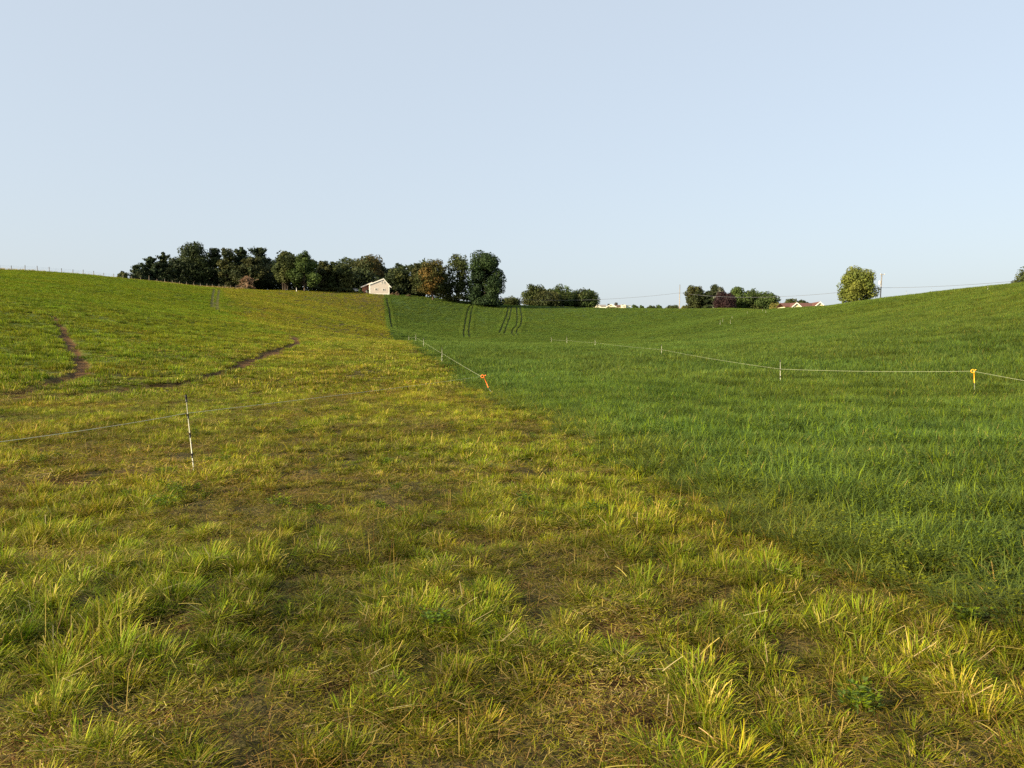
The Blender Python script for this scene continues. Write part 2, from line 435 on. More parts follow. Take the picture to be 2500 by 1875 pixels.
def clover(name, seed, R_, stems, h, leaf, pal):
    """leafy legume: stems carrying three-part leaves"""
    rng = np.random.default_rng(seed); V, F, C = [], [], []
    for k in range(stems):
        r = R_ * math.sqrt(rng.random()); a = rng.uniform(0, 6.28); hh = h * rng.uniform(0.7, 1.1)
        ba = np.array([r*math.cos(a), r*math.sin(a), 0]); le = rng.normal(0, 0.18, 2)
        blade(V, F, C, rng, ba, rng.uniform(0, 6.28), hh, 0.1, 0.2, 0.004, np.array(G['deep']), 2)
        for q in range(13):
            t = 0.35 + 0.65 * q / 12; p = ba + np.array([le[0]*hh*t, le[1]*hh*t, hh*t]); az = rng.uniform(0, 6.28)
            c = pick(rng, pal)
            for s in (-0.9, 0, 0.9):
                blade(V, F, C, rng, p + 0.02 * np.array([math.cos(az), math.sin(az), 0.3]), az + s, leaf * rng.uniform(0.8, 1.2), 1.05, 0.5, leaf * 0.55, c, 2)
    return finish(name, V, F, C)

MOW = {'yell': 4.8, 'fresh': 3.6, 'olive': 3.6, 'straw': 2.1, 'lime': 1.8, 'brown': 0.9}
GRN = {'fresh': 5.5, 'olive': 1.5, 'lime': 3, 'yell': 0.7, 'lush': 2.5, 'straw': 0.1}
TALL = {'lush': 6, 'fresh': 1.8, 'deep': 2.6, 'straw': 0.15}
TFAR = {'lush': 6, 'fresh': 1.5, 'deep': 2}
GFAR = {'fresh': 5.5, 'olive': 1.5, 'lime': 2.2, 'yell': 0.4, 'lush': 1.5}
MFAR = {'yell': 3.6, 'fresh': 2.2, 'olive': 3.6, 'straw': 1.3, 'lime': 0.4}
KIT = {}
def kit(key, meshes):
    c = bpy.data.collections.new('clumps_' + key)
    for i, me in enumerate(meshes):
        o = bpy.data.objects.new('%s_%02d' % (key, i), me); c.objects.link(o)
    KIT[key] = (c, len(meshes))
kit('mow0', [tuft('mow0', 100+i, 0.10, 50, (0.03, 0.085), 0.0042, (0.1, 1.1), (0.2, 1.4), MOW, 3, 0.45, 0.3) for i in range(6)]
          + [tuft('mow0f', 140+i, 0.13, 50, (0.03, 0.09), 0.0040, (0.5, 1.3), (0.0, 0.8), MOW, 2, 0.35, 0.4, 0.5) for i in range(5)])
CLP = {'yell': 4.5, 'fresh': 5, 'lime': 4, 'olive': 2, 'straw': 0.7, 'brown': 0.2}
CLY = {'yell': 6, 'fresh': 1.5, 'olive': 2, 'straw': 2.5, 'lime': 1.5, 'brown': 0.6}
kit('clump0', [tuft('clump0', 160+i, 0.095 + 0.016 * (i % 3), 250, (0.065, 0.155), 0.0050, (0.0, 0.7), (0.1, 1.3), (CLP, CLY, CLP, CLP, CLY)[i % 5], 4, 0.28, 0.25, 0.06, 0.78) for i in range(9)])
kit('clump1', [tuft('clump1', 170+i, 0.115, 150, (0.065, 0.155), 0.0080, (0.0, 0.7), (0.1, 1.3), (CLP, CLY, CLP, CLP, CLY)[i % 5], 3, 0.26, 0.2, 0.06, 0.78) for i in range(9)])
kit('clump2', [tuft('clump2', 176+i, 0.155, 90, (0.075, 0.175), 0.0160, (0.0, 0.7), (0.1, 1.2), (CLP, CLY, CLP, MOW)[i % 4], 2, 0.18, 0.2, 0.03, 0.7) for i in range(8)])
kit('weed', [clover('weed', 610+i, 0.07, 6, 0.10, 0.022, {'lush': 3, 'fresh': 3, 'lime': 2}) for i in range(3)])
kit('litter', [tuft('litter', 630+i, 0.13, 95, (0.015, 0.055), 0.0036, (0.8, 1.5), (0.0, 0.5), {'straw': 5, 'brown': 4, 'olive': 2, 'tan': 1}, 2, 0.0, 0.6, 0.8) for i in range(4)])
kit('stem', [tuft('stem', 590+i, 0.14, 7, (0.16, 0.42), 0.0032, (0.0, 0.35), (-0.2, 0.4), {'brown': 4, 'straw': 1, 'olive': 3}, 3, 0.0) for i in range(5)])
kit('thatch0', [tuft('thatch0', 180+i, 0.20, 100, (0.03, 0.095), 0.0036, (0.9, 1.5), (0.0, 0.4), MOW, 2, 0.3, 0.5, 0.5) for i in range(6)])
kit('thatch1', [tuft('thatch1', 190+i, 0.34, 100, (0.05, 0.13), 0.0072, (0.9, 1.5), (0.0, 0.4), MOW, 2, 0.3, 0.5, 0.45) for i in range(5)])
kit('mow1', [tuft('mow1', 200+i, 0.14, 46, (0.05, 0.13), 0.0080, (0.0, 0.8), (0.1, 0.9), MOW, 2, 0.35, 0.2) for i in range(6)]
          + [tuft('mow1f', 240+i, 0.18, 50, (0.05, 0.12), 0.0075, (0.5, 1.3), (0.0, 0.6), MOW, 2, 0.3, 0.4, 0.7) for i in range(4)])
kit('mow2', [tuft('mow2', 300+i, 0.28, 50, (0.09, 0.20), 0.021, (0.0, 0.9), (0.1, 0.8), MOW, 2, 0.25, 0.2, 0.25) for i in range(7)])
kit('mow3', [tuft('mow3', 340+i, 0.65, 75, (0.12, 0.24), 0.055, (0.1, 0.9), (0.1, 0.8), MFAR, 1, 0.05) for i in range(6)])
kit('grn2', [tuft('grn2', 360+i, 0.28, 54, (0.10, 0.24), 0.021, (0.0, 0.7), (0.1, 0.8), GRN, 2, 0.1, 0.1) for i in range(7)])
kit('grn3', [tuft('grn3', 380+i, 0.65, 75, (0.14, 0.28), 0.055, (0.1, 0.8), (0.1, 0.8), GFAR, 1, 0.0) for i in range(6)])
kit('tall0', [tuft('tall0', 400+i, 0.13, 54, (0.20, 0.48), 0.0072, (0.05, 0.8), (0.6, 2.2), TALL, 4, 0.05) for i in range(10)]
           + [clover('tall0c', 440+i, 0.14, 6, 0.22, 0.022, {'lush': 4, 'fresh': 3, 'lime': 1}) for i in range(2)])
kit('tall1', [tuft('tall1', 460+i, 0.20, 60, (0.20, 0.46), 0.0110, (0.05, 0.8), (0.5, 2.0), TALL, 3, 0.04) for i in range(8)]
           + [clover('tall1c', 480+i, 0.2, 6, 0.24, 0.030, {'lush': 4, 'fresh': 3}) for i in range(1)])
kit('tall2', [tuft('tall2', 500+i, 0.32, 56, (0.22, 0.48), 0.026, (0.05, 0.8), (0.4, 1.4), TALL, 2, 0.05) for i in range(7)])
kit('tall3', [tuft('tall3', 540+i, 0.62, 80, (0.20, 0.38), 0.055, (0.1, 0.9), (0.2, 1.0), TFAR, 1, 0.0) for i in range(6)])
kit('dry', [tuft('dry', 570+i, 0.6, 60, (0.3, 0.8), 0.035, (0.0, 0.5), (0.0, 0.5), {'tan': 3, 'straw': 4, 'brown': 1, 'olive': 2}, 2, 0.0) for i in range(4)])

def scatter_nodes(key):
    c, n = KIT[key]
    ng = bpy.data.node_groups.new('scatter_' + key, 'GeometryNodeTree')
    ng.interface.new_socket('Geometry', in_out='INPUT', socket_type='NodeSocketGeometry')
    ng.interface.new_socket('Geometry', in_out='OUTPUT', socket_type='NodeSocketGeometry')
    return ng
def stuff_object(name, label, layers):
    """one object whose points carry clumps; layers = list of (kit key, x, y, scale, tint)"""
    X, Y, Z, RO, SCL, TI, LV, IX = [], [], [], [], [], [], [], []
    rng = np.random.default_rng(abs(hash_str(name)) % 10**6)
    keys = []
    for key, x, y, s, t in layers:
        n = len(x)
        if n == 0: continue
        keys.append(key); X.append(x); Y.append(y); Z.append(ground(x, y))
        e = 0.6 if key.endswith('3') else 0.35
        gx = (ground(x + e, y) - ground(x - e, y)) / (2 * e); gy = (ground(x, y + e) - ground(x, y - e)) / (2 * e)
        RO.append(np.stack([np.arctan(gy) + rng.normal(0, 0.06, n), -np.arctan(gx) + rng.normal(0, 0.06, n), rng.uniform(0, 6.283, n)], -1))
        SCL.append(s); TI.append(t); LV.append(np.full(n, len(keys) - 1)); IX.append(rng.integers(0, KIT[key][1], n))
    V = np.stack([np.concatenate(X), np.concatenate(Y), np.concatenate(Z)], -1)
    me = np_mesh(name, V, [], [M_BLADE], False, {
        'rot': ('FLOAT_VECTOR', np.concatenate(RO)), 'scl': ('FLOAT_VECTOR', np.concatenate(SCL)), 'tint': ('FLOAT_VECTOR', np.concatenate(TI)),
        'lev': ('INT', np.concatenate(LV).astype(np.int32)), 'idx': ('INT', np.concatenate(IX).astype(np.int32))})
    o = obj(name, me)
    ng = bpy.data.node_groups.new('scatter_' + name, 'GeometryNodeTree')
    ng.interface.new_socket('Geometry', in_out='INPUT', socket_type='NodeSocketGeometry')
    ng.interface.new_socket('Geometry', in_out='OUTPUT', socket_type='NodeSocketGeometry')
    N, L = ng.nodes, ng.links
    gi = N.new('NodeGroupInput'); go = N.new('NodeGroupOutput'); jn = N.new('GeometryNodeJoinGeometry')
    def named(nm, ty):
        a = N.new('GeometryNodeInputNamedAttribute'); a.data_type = ty; a.inputs['Name'].default_value = nm; return a.outputs['Attribute']
    for k, key in enumerate(keys):
        ci = N.new('GeometryNodeCollectionInfo'); ci.inputs['Collection'].default_value = KIT[key][0]
        ci.inputs['Separate Children'].default_value = True; ci.inputs['Reset Children'].default_value = True
        cmp_ = N.new('FunctionNodeCompare'); cmp_.data_type = 'INT'; cmp_.operation = 'EQUAL'
        L.new(named('lev', 'INT'), cmp_.inputs[2]); cmp_.inputs[3].default_value = k
        ip = N.new('GeometryNodeInstanceOnPoints')
        L.new(gi.outputs[0], ip.inputs['Points']); L.new(cmp_.outputs[0], ip.inputs['Selection'])
        L.new(ci.outputs[0], ip.inputs['Instance']); ip.inputs['Pick Instance'].default_value = True
        L.new(named('idx', 'INT'), ip.inputs['Instance Index']); L.new(named('rot', 'FLOAT_VECTOR'), ip.inputs['Rotation'])
        L.new(named('scl', 'FLOAT_VECTOR'), ip.inputs['Scale'])
        L.new(ip.outputs[0], jn.inputs[0])
    L.new(jn.outputs[0], go.inputs[0])
    md = o.modifiers.new('scatter', 'NODES'); md.node_group = ng
    return tag(o, label, 'grass', kind='stuff')
def hash_str(s): return sum(ord(c) * (i + 7) * 31 for i, c in enumerate(s))

def wedge(r0, r1, dens, seed, half=41.0):
    rng = np.random.default_rng(seed); th = R(half)
    n = int(dens * th * (r1 * r1 - r0 * r0))
    r = np.sqrt(rng.uniform(r0 * r0, r1 * r1, n)); a = rng.uniform(-th, th, n)
    r0s, r1s = r0 * 1.32, r1 / 1.32
    k = (rng.random(n) < np.where(r < r0s, (r - r0) / (r0s - r0), 1)) & (rng.random(n) < np.where(r > r1s, (r1 - r) / (r1 - r1s), 1))
    r, a = r[k], a[k]
    return r * np.sin(a), r * np.cos(a), rng
def jgrid(r0, r1, step, seed, half=41.0):
    """one jittered point per cell, so that tussocks stand side by side"""
    rng = np.random.default_rng(seed); m = r1 * math.sin(R(half)) + step
    gx, gy = np.meshgrid(np.arange(-m, m, step), np.arange(0, r1 + step, step))
    x = gx.ravel() + rng.uniform(-0.6, 0.6, gx.size) * step; y = gy.ravel() + rng.uniform(-0.5, 0.5, gx.size) * step
    r = np.hypot(x, y); a = np.abs(np.arctan2(x, y)); r0s, r1s = r0 * 1.32, r1 / 1.32
    k = (a < R(half)) & (r > r0) & (r < r1)
    k &= (rng.random(len(x)) < np.where(r < r0s, (r - r0) / (r0s - r0), 1)) & (rng.random(len(x)) < np.where(r > r1s, (r1 - r) / (r1 - r1s), 1))
    return x[k], y[k], rng
def rows(x, y):
    """uneven swaths left by mowing, running away from the camera"""
    u = x + 0.10 * y + 0.25 * (fnoise(x, y, 2.5, 57, 2) - 0.5); return fnoise(u, y / 4.5, 0.62, 58, 2)
def tint_of(x, y, rng, warm):
    """per-clump colour drift: broad patches plus jitter"""
    r = np.hypot(x, y); a = 1.5 * (fnoise(x, y, 1.6, 51, 3) - 0.5) * (1 - 0.6 * sstep(110, 200, r)); b = fnoise(x, y, 22.0, 52, 2) - 0.5
    j = rng.normal(0, 0.09, len(x)) * (1 - 0.5 * sstep(110, 200, r))
    v = 1 + 0.35 * a + 0.25 * b + j
    h = 0.28 * (fnoise(x, y, 5.0, 53, 2) - 0.5) + rng.normal(0, 0.05, len(x))
    return np.stack([v * (1 + h * warm), v * (1 - 0.25 * h * warm), v * (1 - 0.3 * h)], -1)

BANDS = [(0.8, 11.0, 0), (8.3, 38.0, 1), (29.0, 150.0, 2), (114.0, 360.0, 3)]
mow_l, grn_l, tall_l, far_l = [], [], [], []
for (r0, r1, lv), dm, dt in zip(BANDS, (80, 26, 7.0, 2.2), (130, 56, 10.5, 2.2)):
    # mown and grazed ground
    x, y, rng = wedge(r0, r1, dm, 900 + lv)
    b = bound(x, y); so = soil_at(x, y); n1 = fnoise(x, y, 0.55 if lv < 2 else 0.95 if lv == 2 else 1.6, 41, 2); n2 = fnoise(x, y, 2.6, 42, 2)
    keep = (b < (0.55 if lv < 2 else 0.1)) & (so < 0.35 + 0.6 * rng.random(len(x))) & (leftt_at(x, y, 0.7 if lv == 3 else 0.3) < 0.4)
    if lv < 2: keep &= rng.random(len(x)) < 0.22 + 1.25 * sstep(0.32, 0.62, n1)
    x, y, n1, n2, so = x[keep], y[keep], n1[keep], n2[keep], so[keep]
    hs = (0.40 + 0.3 * sstep(0.35, 0.75, n1)) * (0.75 + 0.5 * n2) * rng.uniform(0.8, 1.2, len(x)) * (1 - 0.5 * so)
    if lv == 2: hs = (0.25 + 1.45 * sstep(0.28, 0.75, n1)) * rng.uniform(0.8, 1.2, len(x))
    if lv == 3: hs = (0.65 + 0.7 * n1) * rng.uniform(0.85, 1.15, len(x))
    g = greenness(x, y); isg = rng.random(len(x)) < g
    s = np.stack([0.55 + 0.5 * hs, 0.55 + 0.5 * hs, hs], -1)
    t = tint_of(x, y, rng, 1.0)
    if lv == 2: t = t * (0.72 + 0.5 * sstep(0.3, 0.7, fnoise(x, y, 0.8, 47, 2)) + rng.normal(0, 0.10, len(x)))[:, None]
    m = ~isg if lv >= 2 else np.ones(len(x), bool)
    mow_l.append(('mow%d' % lv, x[m], y[m], s[m], t[m]))
    if lv < 2:   # bigger tussocks
        xt, yt, rg = jgrid(r0, r1, (0.190, 0.220)[lv], 980 + lv)
        nn = fnoise(xt, yt, 1.5, 43, 2)
        k = (bound(xt, yt) < 0.1) & (soil_at(xt, yt) < 0.3) & (rg.random(len(xt)) < 0.28 + 0.35 * sstep(0.3, 0.6, nn) + 0.6 * sstep(0.36, 0.55, rows(xt, yt))); xt, yt, nn = xt[k], yt[k], nn[k]; rw = sstep(0.3, 0.68, rows(xt, yt))
        q = (0.50 + 0.45 * sstep(0.3, 0.75, nn) + 0.45 * rw) * rg.uniform(0.55, 1.45, len(xt)); tt = tint_of(xt, yt, rg, 1.0) * rg.uniform(0.70, 1.22, (len(xt), 1)) * (0.82 + 0.26 * rw)[:, None]  # tint also falls in the low rows, painting shade into their gaps
        w_ = (0.75 + 0.3 * q) * rg.uniform(0.8, 1.2, len(xt))
        mow_l.append(('clump%d' % lv, xt, yt, np.stack([w_, w_, q], -1), tt))
        xw, yw, rg = wedge(r0, r1, (1.8, 0.5)[lv], 995 + lv); k = (bound(xw, yw) < 0.2) & (fnoise(xw, yw, 1.2, 45, 2) > 0.5); xw, yw = xw[k], yw[k]
        mow_l.append(('weed', xw, yw, np.full((len(xw), 3), 1.0) * rg.uniform(0.7, 1.4, (len(xw), 1)), tint_of(xw, yw, rg, 0.5)))
        xl, yl, rg = wedge(r0, r1, (70, 10)[lv], 997 + lv); k = (soil_at(xl, yl) > 0.3) & (rg.random(len(xl)) < 0.8); xl, yl = xl[k], yl[k]
        mow_l.append(('litter', xl, yl, np.full((len(xl), 3), 1.0 + lv) * rg.uniform(0.7, 1.3, (len(xl), 1)), tint_of(xl, yl, rg, 0.5)))
        xs_, ys_, rg = wedge(r0, r1, (2.2, 0.8)[lv], 990 + lv); k = bound(xs_, ys_) < 0.3; xs_, ys_ = xs_[k], ys_[k]
        mow_l.append(('stem', xs_, ys_, np.full((len(xs_), 3), 1.0) * rg.uniform(0.7, 1.3, (len(xs_), 1)), tint_of(xs_, ys_, rg, 0.5)))
    if lv < 2:   # cut and trodden straw lying between the tufts
        xt, yt, rg = wedge(r0, r1, (42, 13)[lv], 960 + lv)
        k = (bound(xt, yt) < 0.2) & (soil_at(xt, yt) < 0.45 + 1.1 * rg.random(len(xt))); xt, yt = xt[k], yt[k]
        mow_l.append(('thatch%d' % lv, xt, yt, np.full((len(xt), 3), 1.0) * rg.uniform(0.8, 1.2, (len(xt), 1)), tint_of(xt, yt, rg, 1.2) * np.array([0.62, 0.56, 0.56])))  # tint darkens this straw so the gaps between tufts look shaded
    if lv == 2:   # tussocks of the middle distance
        xt, yt, rg = jgrid(r0, 125.0, 0.36, 982)
        nn = fnoise(xt, yt, 2.2, 43, 2); k = (bound(xt, yt) < 0.05) & (soil_at(xt, yt) < 0.35) & (rg.random(len(xt)) < 0.40 + 0.3 * nn + 0.5 * sstep(0.36, 0.55, rows(xt * 0.7, yt * 0.7))) & (rg.random(len(xt)) > greenness(xt, yt) * 0.8); xt, yt, nn = xt[k], yt[k], nn[k]
        q = (0.6 + 0.7 * sstep(0.3, 0.75, nn)) * rg.uniform(0.6, 1.35, len(xt)); w_ = (0.8 + 0.3 * q) * rg.uniform(0.8, 1.25, len(xt))
        mow_l.append(('clump2', xt, yt, np.stack([w_, w_, q], -1), tint_of(xt, yt, rg, 1.0) * rg.uniform(0.72, 1.25, (len(xt), 1)) * np.array([0.90, 0.96, 1.0])))
    if lv == 3:   # small clumps beside the faint wheel marks
        xe, ye, rg = wedge(150, 310, 12.0, 971); k = (leftt_at(xe, ye, 0.26) < 0.3) & (leftt_at(xe, ye, 0.95) > 0.2); xe, ye = xe[k], ye[k]
        grn_l.append(('grn2', xe, ye, np.stack([np.ones(len(xe))] * 2 + [rg.uniform(0.9, 1.3, len(xe))], -1), tint_of(xe, ye, rg, 0.8)))
    if lv >= 2:
        grn_l.append(('grn%d' % lv, x[isg], y[isg], s[isg], t[isg]))
    # tall stand
    x, y, rng = wedge(r0, r1, dt, 930 + lv)
    b = bound(x, y); n1 = fnoise(x, y, 1.1, 61, 2); n2 = fnoise(x, y, 4.2, 62, 2)
    keep = (b > -0.12) & (tram_at(x, y, 0.95 if lv == 3 else 0.4) < 0.35) & (y > 0.5)
    if lv < 3: keep &= ~((n1 < 0.33) & (rng.random(len(x)) < 0.75))
    x, y, n1, n2, b = x[keep], y[keep], n1[keep], n2[keep], b[keep]
    hs = (0.55 + 0.6 * n1 + 0.35 * n2) * rng.uniform(0.85, 1.15, len(x)) * (0.55 + 0.45 * sstep(-0.1, 1.2, b)) * np.interp(np.hypot(x, y), [0, 40], [0.95, 1.0])
    w = 0.8 + 0.25 * hs
    t = tint_of(x, y, rng, 0.6)
    edge = (1 - sstep(0.0, 1.2, b)) * 0.45 * (1 - sstep(20, 45, np.hypot(x, y))); t = t * np.stack([1 + edge * 0.9, 1 + edge * 0.35, 1 + 0 * edge], -1)
    hill = sstep(8, 40, x - np.interp(y, [0, 60, 120, 200], [10, 12, 20, 55])) * sstep(20, 60, y); t = t * np.stack([1 + 0.14 * hill, 1 + 0.06 * hill, 1 - 0.05 * hill], -1)
    if lv == 3:   # smaller clumps along the wheel tracks so that the ruts stay open
        xe, ye, rg = wedge(200, 352, 14.0, 970); d0 = tram_at(xe, ye, 0.43); d1 = tram_at(xe, ye, 1.25)
        k = (d0 < 0.3) & (d1 > 0.2) & (bound(xe, ye) > 0); xe, ye = xe[k], ye[k]
        far_l.append(('tall2', xe, ye, np.stack([np.ones(len(xe))] * 2 + [rg.uniform(1.05, 1.45, len(xe))], -1), tint_of(xe, ye, rg, 0.6) * 1.08))
    (tall_l if lv < 3 else far_l).append(('tall%d' % lv, x, y, np.stack([w, w, hs], -1), t))
stuff_object('mown_grass', 'yellowish mown pasture grass with straw covering the left and front of the field', mow_l)
stuff_object('pasture_grass', 'fresh bright green grass on the hillside at the far left', grn_l)
stuff_object('tall_grass', 'tall dark green grass and clover standing on the right of the mowing line', tall_l)
stuff_object('distant_grass', 'smooth dark green crop on the far slope with wheel tracks through it', far_l)

# dry grass left standing under the hill fence
def dry_strip():
    rng = np.random.default_rng(77); xs, ys = [], []
    for (p0, p1, Y0, Y1, n) in ((-40, 290, 203, 234, 150), (300, 600, 240, 292, 420)):
        t = rng.random(n); Y = Y0 + (Y1 - Y0) * t + rng.normal(0.6, 0.5, n); px = p0 + (p1 - p0) * t
        xs.append((px - CX) / FPX * Y); ys.append(Y)
    x = np.concatenate(xs); y = np.concatenate(ys); s = rng.uniform(0.6, 1.3, len(x))
    stuff_object('dry_grass', 'pale dry grass left standing along the wooden fence on the left hill',
                 [('dry', x, y, np.stack([s * 0.8, s * 0.8, s], -1), tint_of(x, y, rng, 0.5))])
dry_strip()

# ------------------------------------------------------------------ trees
M_BARK = solid('bark', (0.075, 0.055, 0.040), 0.9, 0.3, 9.0)
M_BARKG = solid('grey_bark', (0.14, 0.12, 0.095), 0.9, 0.3, 9.0)
def leaf_cloud(rng, P, Nrm, size, col, jit=0.55, flat=0.0):
    """bent leaf sprays (two triangles each side of a fold) at points P facing roughly along Nrm"""
    n = len(P); nn = Nrm + rng.normal(0, jit, (n, 3)); nn /= np.linalg.norm(nn, axis=1, keepdims=True) + 1e-9
    t = rng.normal(0, 1, (n, 3)); t[:, 2] *= (1 - flat); t -= nn * (t * nn).sum(1, keepdims=True); t /= np.linalg.norm(t, axis=1, keepdims=True) + 1e-9
    b = np.cross(nn, t); s = size * rng.uniform(0.55, 1.35, (n, 1)); a = rng.uniform(0.45, 0.8, (n, 1)) * s
    V = np.stack([P - t * s, P + b * a - nn * s * 0.25, P + t * s, P - b * a - nn * s * 0.25], 1).reshape(-1, 3)
    i = np.arange(n)[:, None] * 4
    F = np.concatenate([i + np.array([[0, 1, 2]]), i + np.array([[0, 2, 3]])])
    C = np.repeat(np.concatenate([col, np.ones((n, 1))], 1), 4, axis=0)
    return V, F, C
def lobes_round(rng, w, h, zb, n, top=0.55, egg=0.0):
    """centres and radii of leaf masses filling an uneven crown"""
    out = []
    ch = h - zb
    for k in range(n):
        zz = -1 + 2 * (k + rng.random()) / n; a = k * 2.39996 + rng.normal(0, 0.4)
        rr = (1 - (abs(zz) ** 3 if zz > 0 else 0.5 * abs(zz) ** 3)) ** 0.5 * rng.uniform(0.45, 1.0) * rng.uniform(0.7, 1.12)
        taper = 1 - egg * max(zz, -0.6)
        rad = w * rng.uniform(0.10, 0.235) * (1.0 if taper > 0.75 else 0.8)
        c = np.array([math.cos(a) * rr * w * 0.37 * taper, math.sin(a) * rr * w * 0.37 * taper, 0])
        lo = zb + rad * 0.6; hi = h - rad * (0.80 + 0.5 * rng.random() * (k % 3))
        c[2] = lo + (hi - lo) * (zz * 0.5 + 0.5)
        out.append((c, rad))
    if zb < 0.075 * h:      # low boughs that reach the ground
        for k in range(9):
            a = k * 0.698 + rng.normal(0, 0.2); rad = w * rng.uniform(0.13, 0.19)
            out.append((np.array([math.cos(a) * w * 0.3, math.sin(a) * w * 0.3, rad * rng.uniform(0.35, 1.1)]), rad))
    return out
def tree(name, label, px0, px1, ptop, Y, kind, cols, seed, leaves=5200, leaf=0.34, zb=0.16, group=None, nlobe=26, trunks=1, egg=0.0, bark=None, gap=0.0, sink=0.0, pbase=None):
    rng = np.random.default_rng(seed)
    pc = (px0 + px1) / 2; w = (px1 - px0) / FPX * Y * (1.75 if kind == 'pine' else 1.4 if kind == 'spruce' else 1.16);
    if kind == 'pine': leaves = int(leaves * 1.9)
    else: leaves = int(leaves * 1.3)
    b = at(pc, 800, Y); z0 = gz(b.x, b.y) - sink
    if pbase is not None: z0 = at(pc, pbase, Y).z
    h = at(pc, ptop, Y).z - z0
    root = empty(name, (b.x, b.y, z0)); tag(root, label, 'shrub' if kind == 'shrub' else 'tree', group)
    zb_ = h * zb; cols = [np.array(c) for c in cols]
    P, Nn, C = [], [], []
    tb = MB()
    if kind in ('round', 'shrub'):
        L = lobes_round(rng, w, h, zb_, nlobe, egg=egg)
        tot = sum(r * r for _, r in L)
        for c, r in L:
            m = int(leaves * r * r / tot); d = rng.normal(0, 1, (m, 3)); d /= np.linalg.norm(d, axis=1, keepdims=True)
            rad = r * (1 - 0.55 * rng.random((m, 1)) ** 2.2) * (1 + 0.28 * (vnoise(d[:, 0] * 3 + c[0], d[:, 1] * 3 + d[:, 2] * 2, 1.0, seed)[:, None] - 0.5))
            p = c + d * rad * np.array([1, 1, 0.82]); k = (p[:, 2] > zb_ * 0.55) & (p[:, 2] < h * 1.02)
            if gap: k &= fnoise(p[:, 0] * 1.3 + p[:, 1], p[:, 2], 1.8, seed + 5, 2) > gap
            p, dd = p[k], d[k]
            lc = cols[rng.integers(len(cols))] * rng.uniform(0.85, 1.15)
            P.append(p); Nn.append(dd + np.array([0, 0, 0.35])); C.append(lc * rng.uniform(0.75, 1.25, (len(p), 1)))
        for k in range(trunks):
            off = (k - (trunks - 1) / 2) * w * 0.05; tr = max(0.10, h * 0.017) / math.sqrt(trunks)
            x1 = off * 2.4 + rng.normal(0, w * 0.02)
            tb.tube([(off, 0, -0.4), (off * 1.2, 0, h * 0.15), (x1, 0, h * 0.45), (x1 * 1.2, 0, h * 0.8)], [tr * 1.3, tr, tr * 0.7, tr * 0.2], 7)
        for c, r in L[:12]:
            z1 = max(h * 0.14, c[2] - rng.uniform(0.15, 0.3) * h)
            tb.tube([(0, 0, z1), tuple(c * np.array([0.55, 0.55, 0]) + np.array([0, 0, (z1 + c[2]) / 2 + h * 0.03])), tuple(c)], [h * 0.008, h * 0.005, h * 0.002], 5)
    else:   # conifer: whorls of boughs with tufted sprays
        tr = h * 0.016
        tb.tube([(0, 0, -0.4), (0, 0, h * 0.5), (0, 0, h * 0.99)], [tr * 1.2, tr * 0.8, tr * 0.12], 7)
        nw = 22; per = leaves * 1.5 / nw
        for i in range(nw):
            t = (i + rng.uniform(-0.4, 0.4)) / (nw - 1); t = min(max(t, 0), 1); z = zb_ + (h * 0.97 - zb_) * t
            if kind == 'pine': prof = (1 - t ** 1.5) ** 0.8 * (0.75 + 0.3 * math.sin(i * 1.7 + seed)) + 0.05
            else: prof = (1 - t) ** 0.8
            reach = max(w * 0.54 * prof, w * 0.05); nb = int(rng.integers(5, 8))
            a0 = rng.uniform(0, 6.28)
            for k in range(nb):
                a = a0 + 6.283 * k / nb + rng.normal(0, 0.3); rc = reach * rng.uniform(0.6, 1.15)
                rise = (0.38 if kind == 'pine' else -0.15) * rc + (0.35 * rc if t > 0.75 else 0)
                tip = np.array([math.cos(a) * rc, math.sin(a) * rc, min(z + rise, h)])
                tb.tube([(0, 0, z), tuple(tip)], [h * 0.0045, h * 0.0015], 4)
                m = int(per / nb * (0.45 + 0.9 * min(prof, 1))); s = rng.random((m, 1)) ** 0.55
                p = np.array([0, 0, z]) * (1 - s) + tip * s + rng.normal(0, 1, (m, 3)) * np.array([0.15, 0.15, 0.15]) * (rc * 0.45 + 0.45)
                p[:, 2] = np.maximum(p[:, 2], 0.2)
                lc = cols[rng.integers(len(cols))] * rng.uniform(0.75, 1.25)
                P.append(p); Nn.append(np.tile([math.cos(a) * 0.5, math.sin(a) * 0.5, 0.8], (m, 1))); C.append(lc * rng.uniform(0.75, 1.25, (m, 1)))
    P = np.concatenate(P); Nn = np.concatenate(Nn); C = np.concatenate(C)
    V, F, CC = leaf_cloud(rng, P, Nn, leaf, C, 0.6, 0.3 if kind in ('pine', 'spruce') else 0.0)
    obj('crown', np_mesh('crown', V, [F], [M_LEAF], False, {'col': ('FLOAT_COLOR', CC)}), root)
    tb.build('trunk', bark or M_BARK, root, True)
    return root

DK = [(0.030, 0.042, 0.016), (0.038, 0.052, 0.018), (0.026, 0.038, 0.017)]
DKO = [(0.042, 0.050, 0.016), (0.055, 0.058, 0.018), (0.034, 0.044, 0.016)]
OLV = [(0.050, 0.062, 0.018), (0.060, 0.068, 0.019), (0.040, 0.053, 0.017)]
MID = [(0.052, 0.080, 0.020), (0.062, 0.092, 0.022), (0.044, 0.066, 0.019)]
BRT = [(0.050, 0.078, 0.018), (0.060, 0.090, 0.020), (0.042, 0.066, 0.017)]
ORG = [(0.060, 0.062, 0.016), (0.120, 0.074, 0.018), (0.080, 0.066, 0.017), (0.046, 0.056, 0.016), (0.052, 0.056, 0.015)]
PINE = [(0.028, 0.044, 0.022), (0.036, 0.052, 0.024), (0.046, 0.058, 0.022)]
PURP = [(0.030, 0.017, 0.019), (0.040, 0.021, 0.022)]
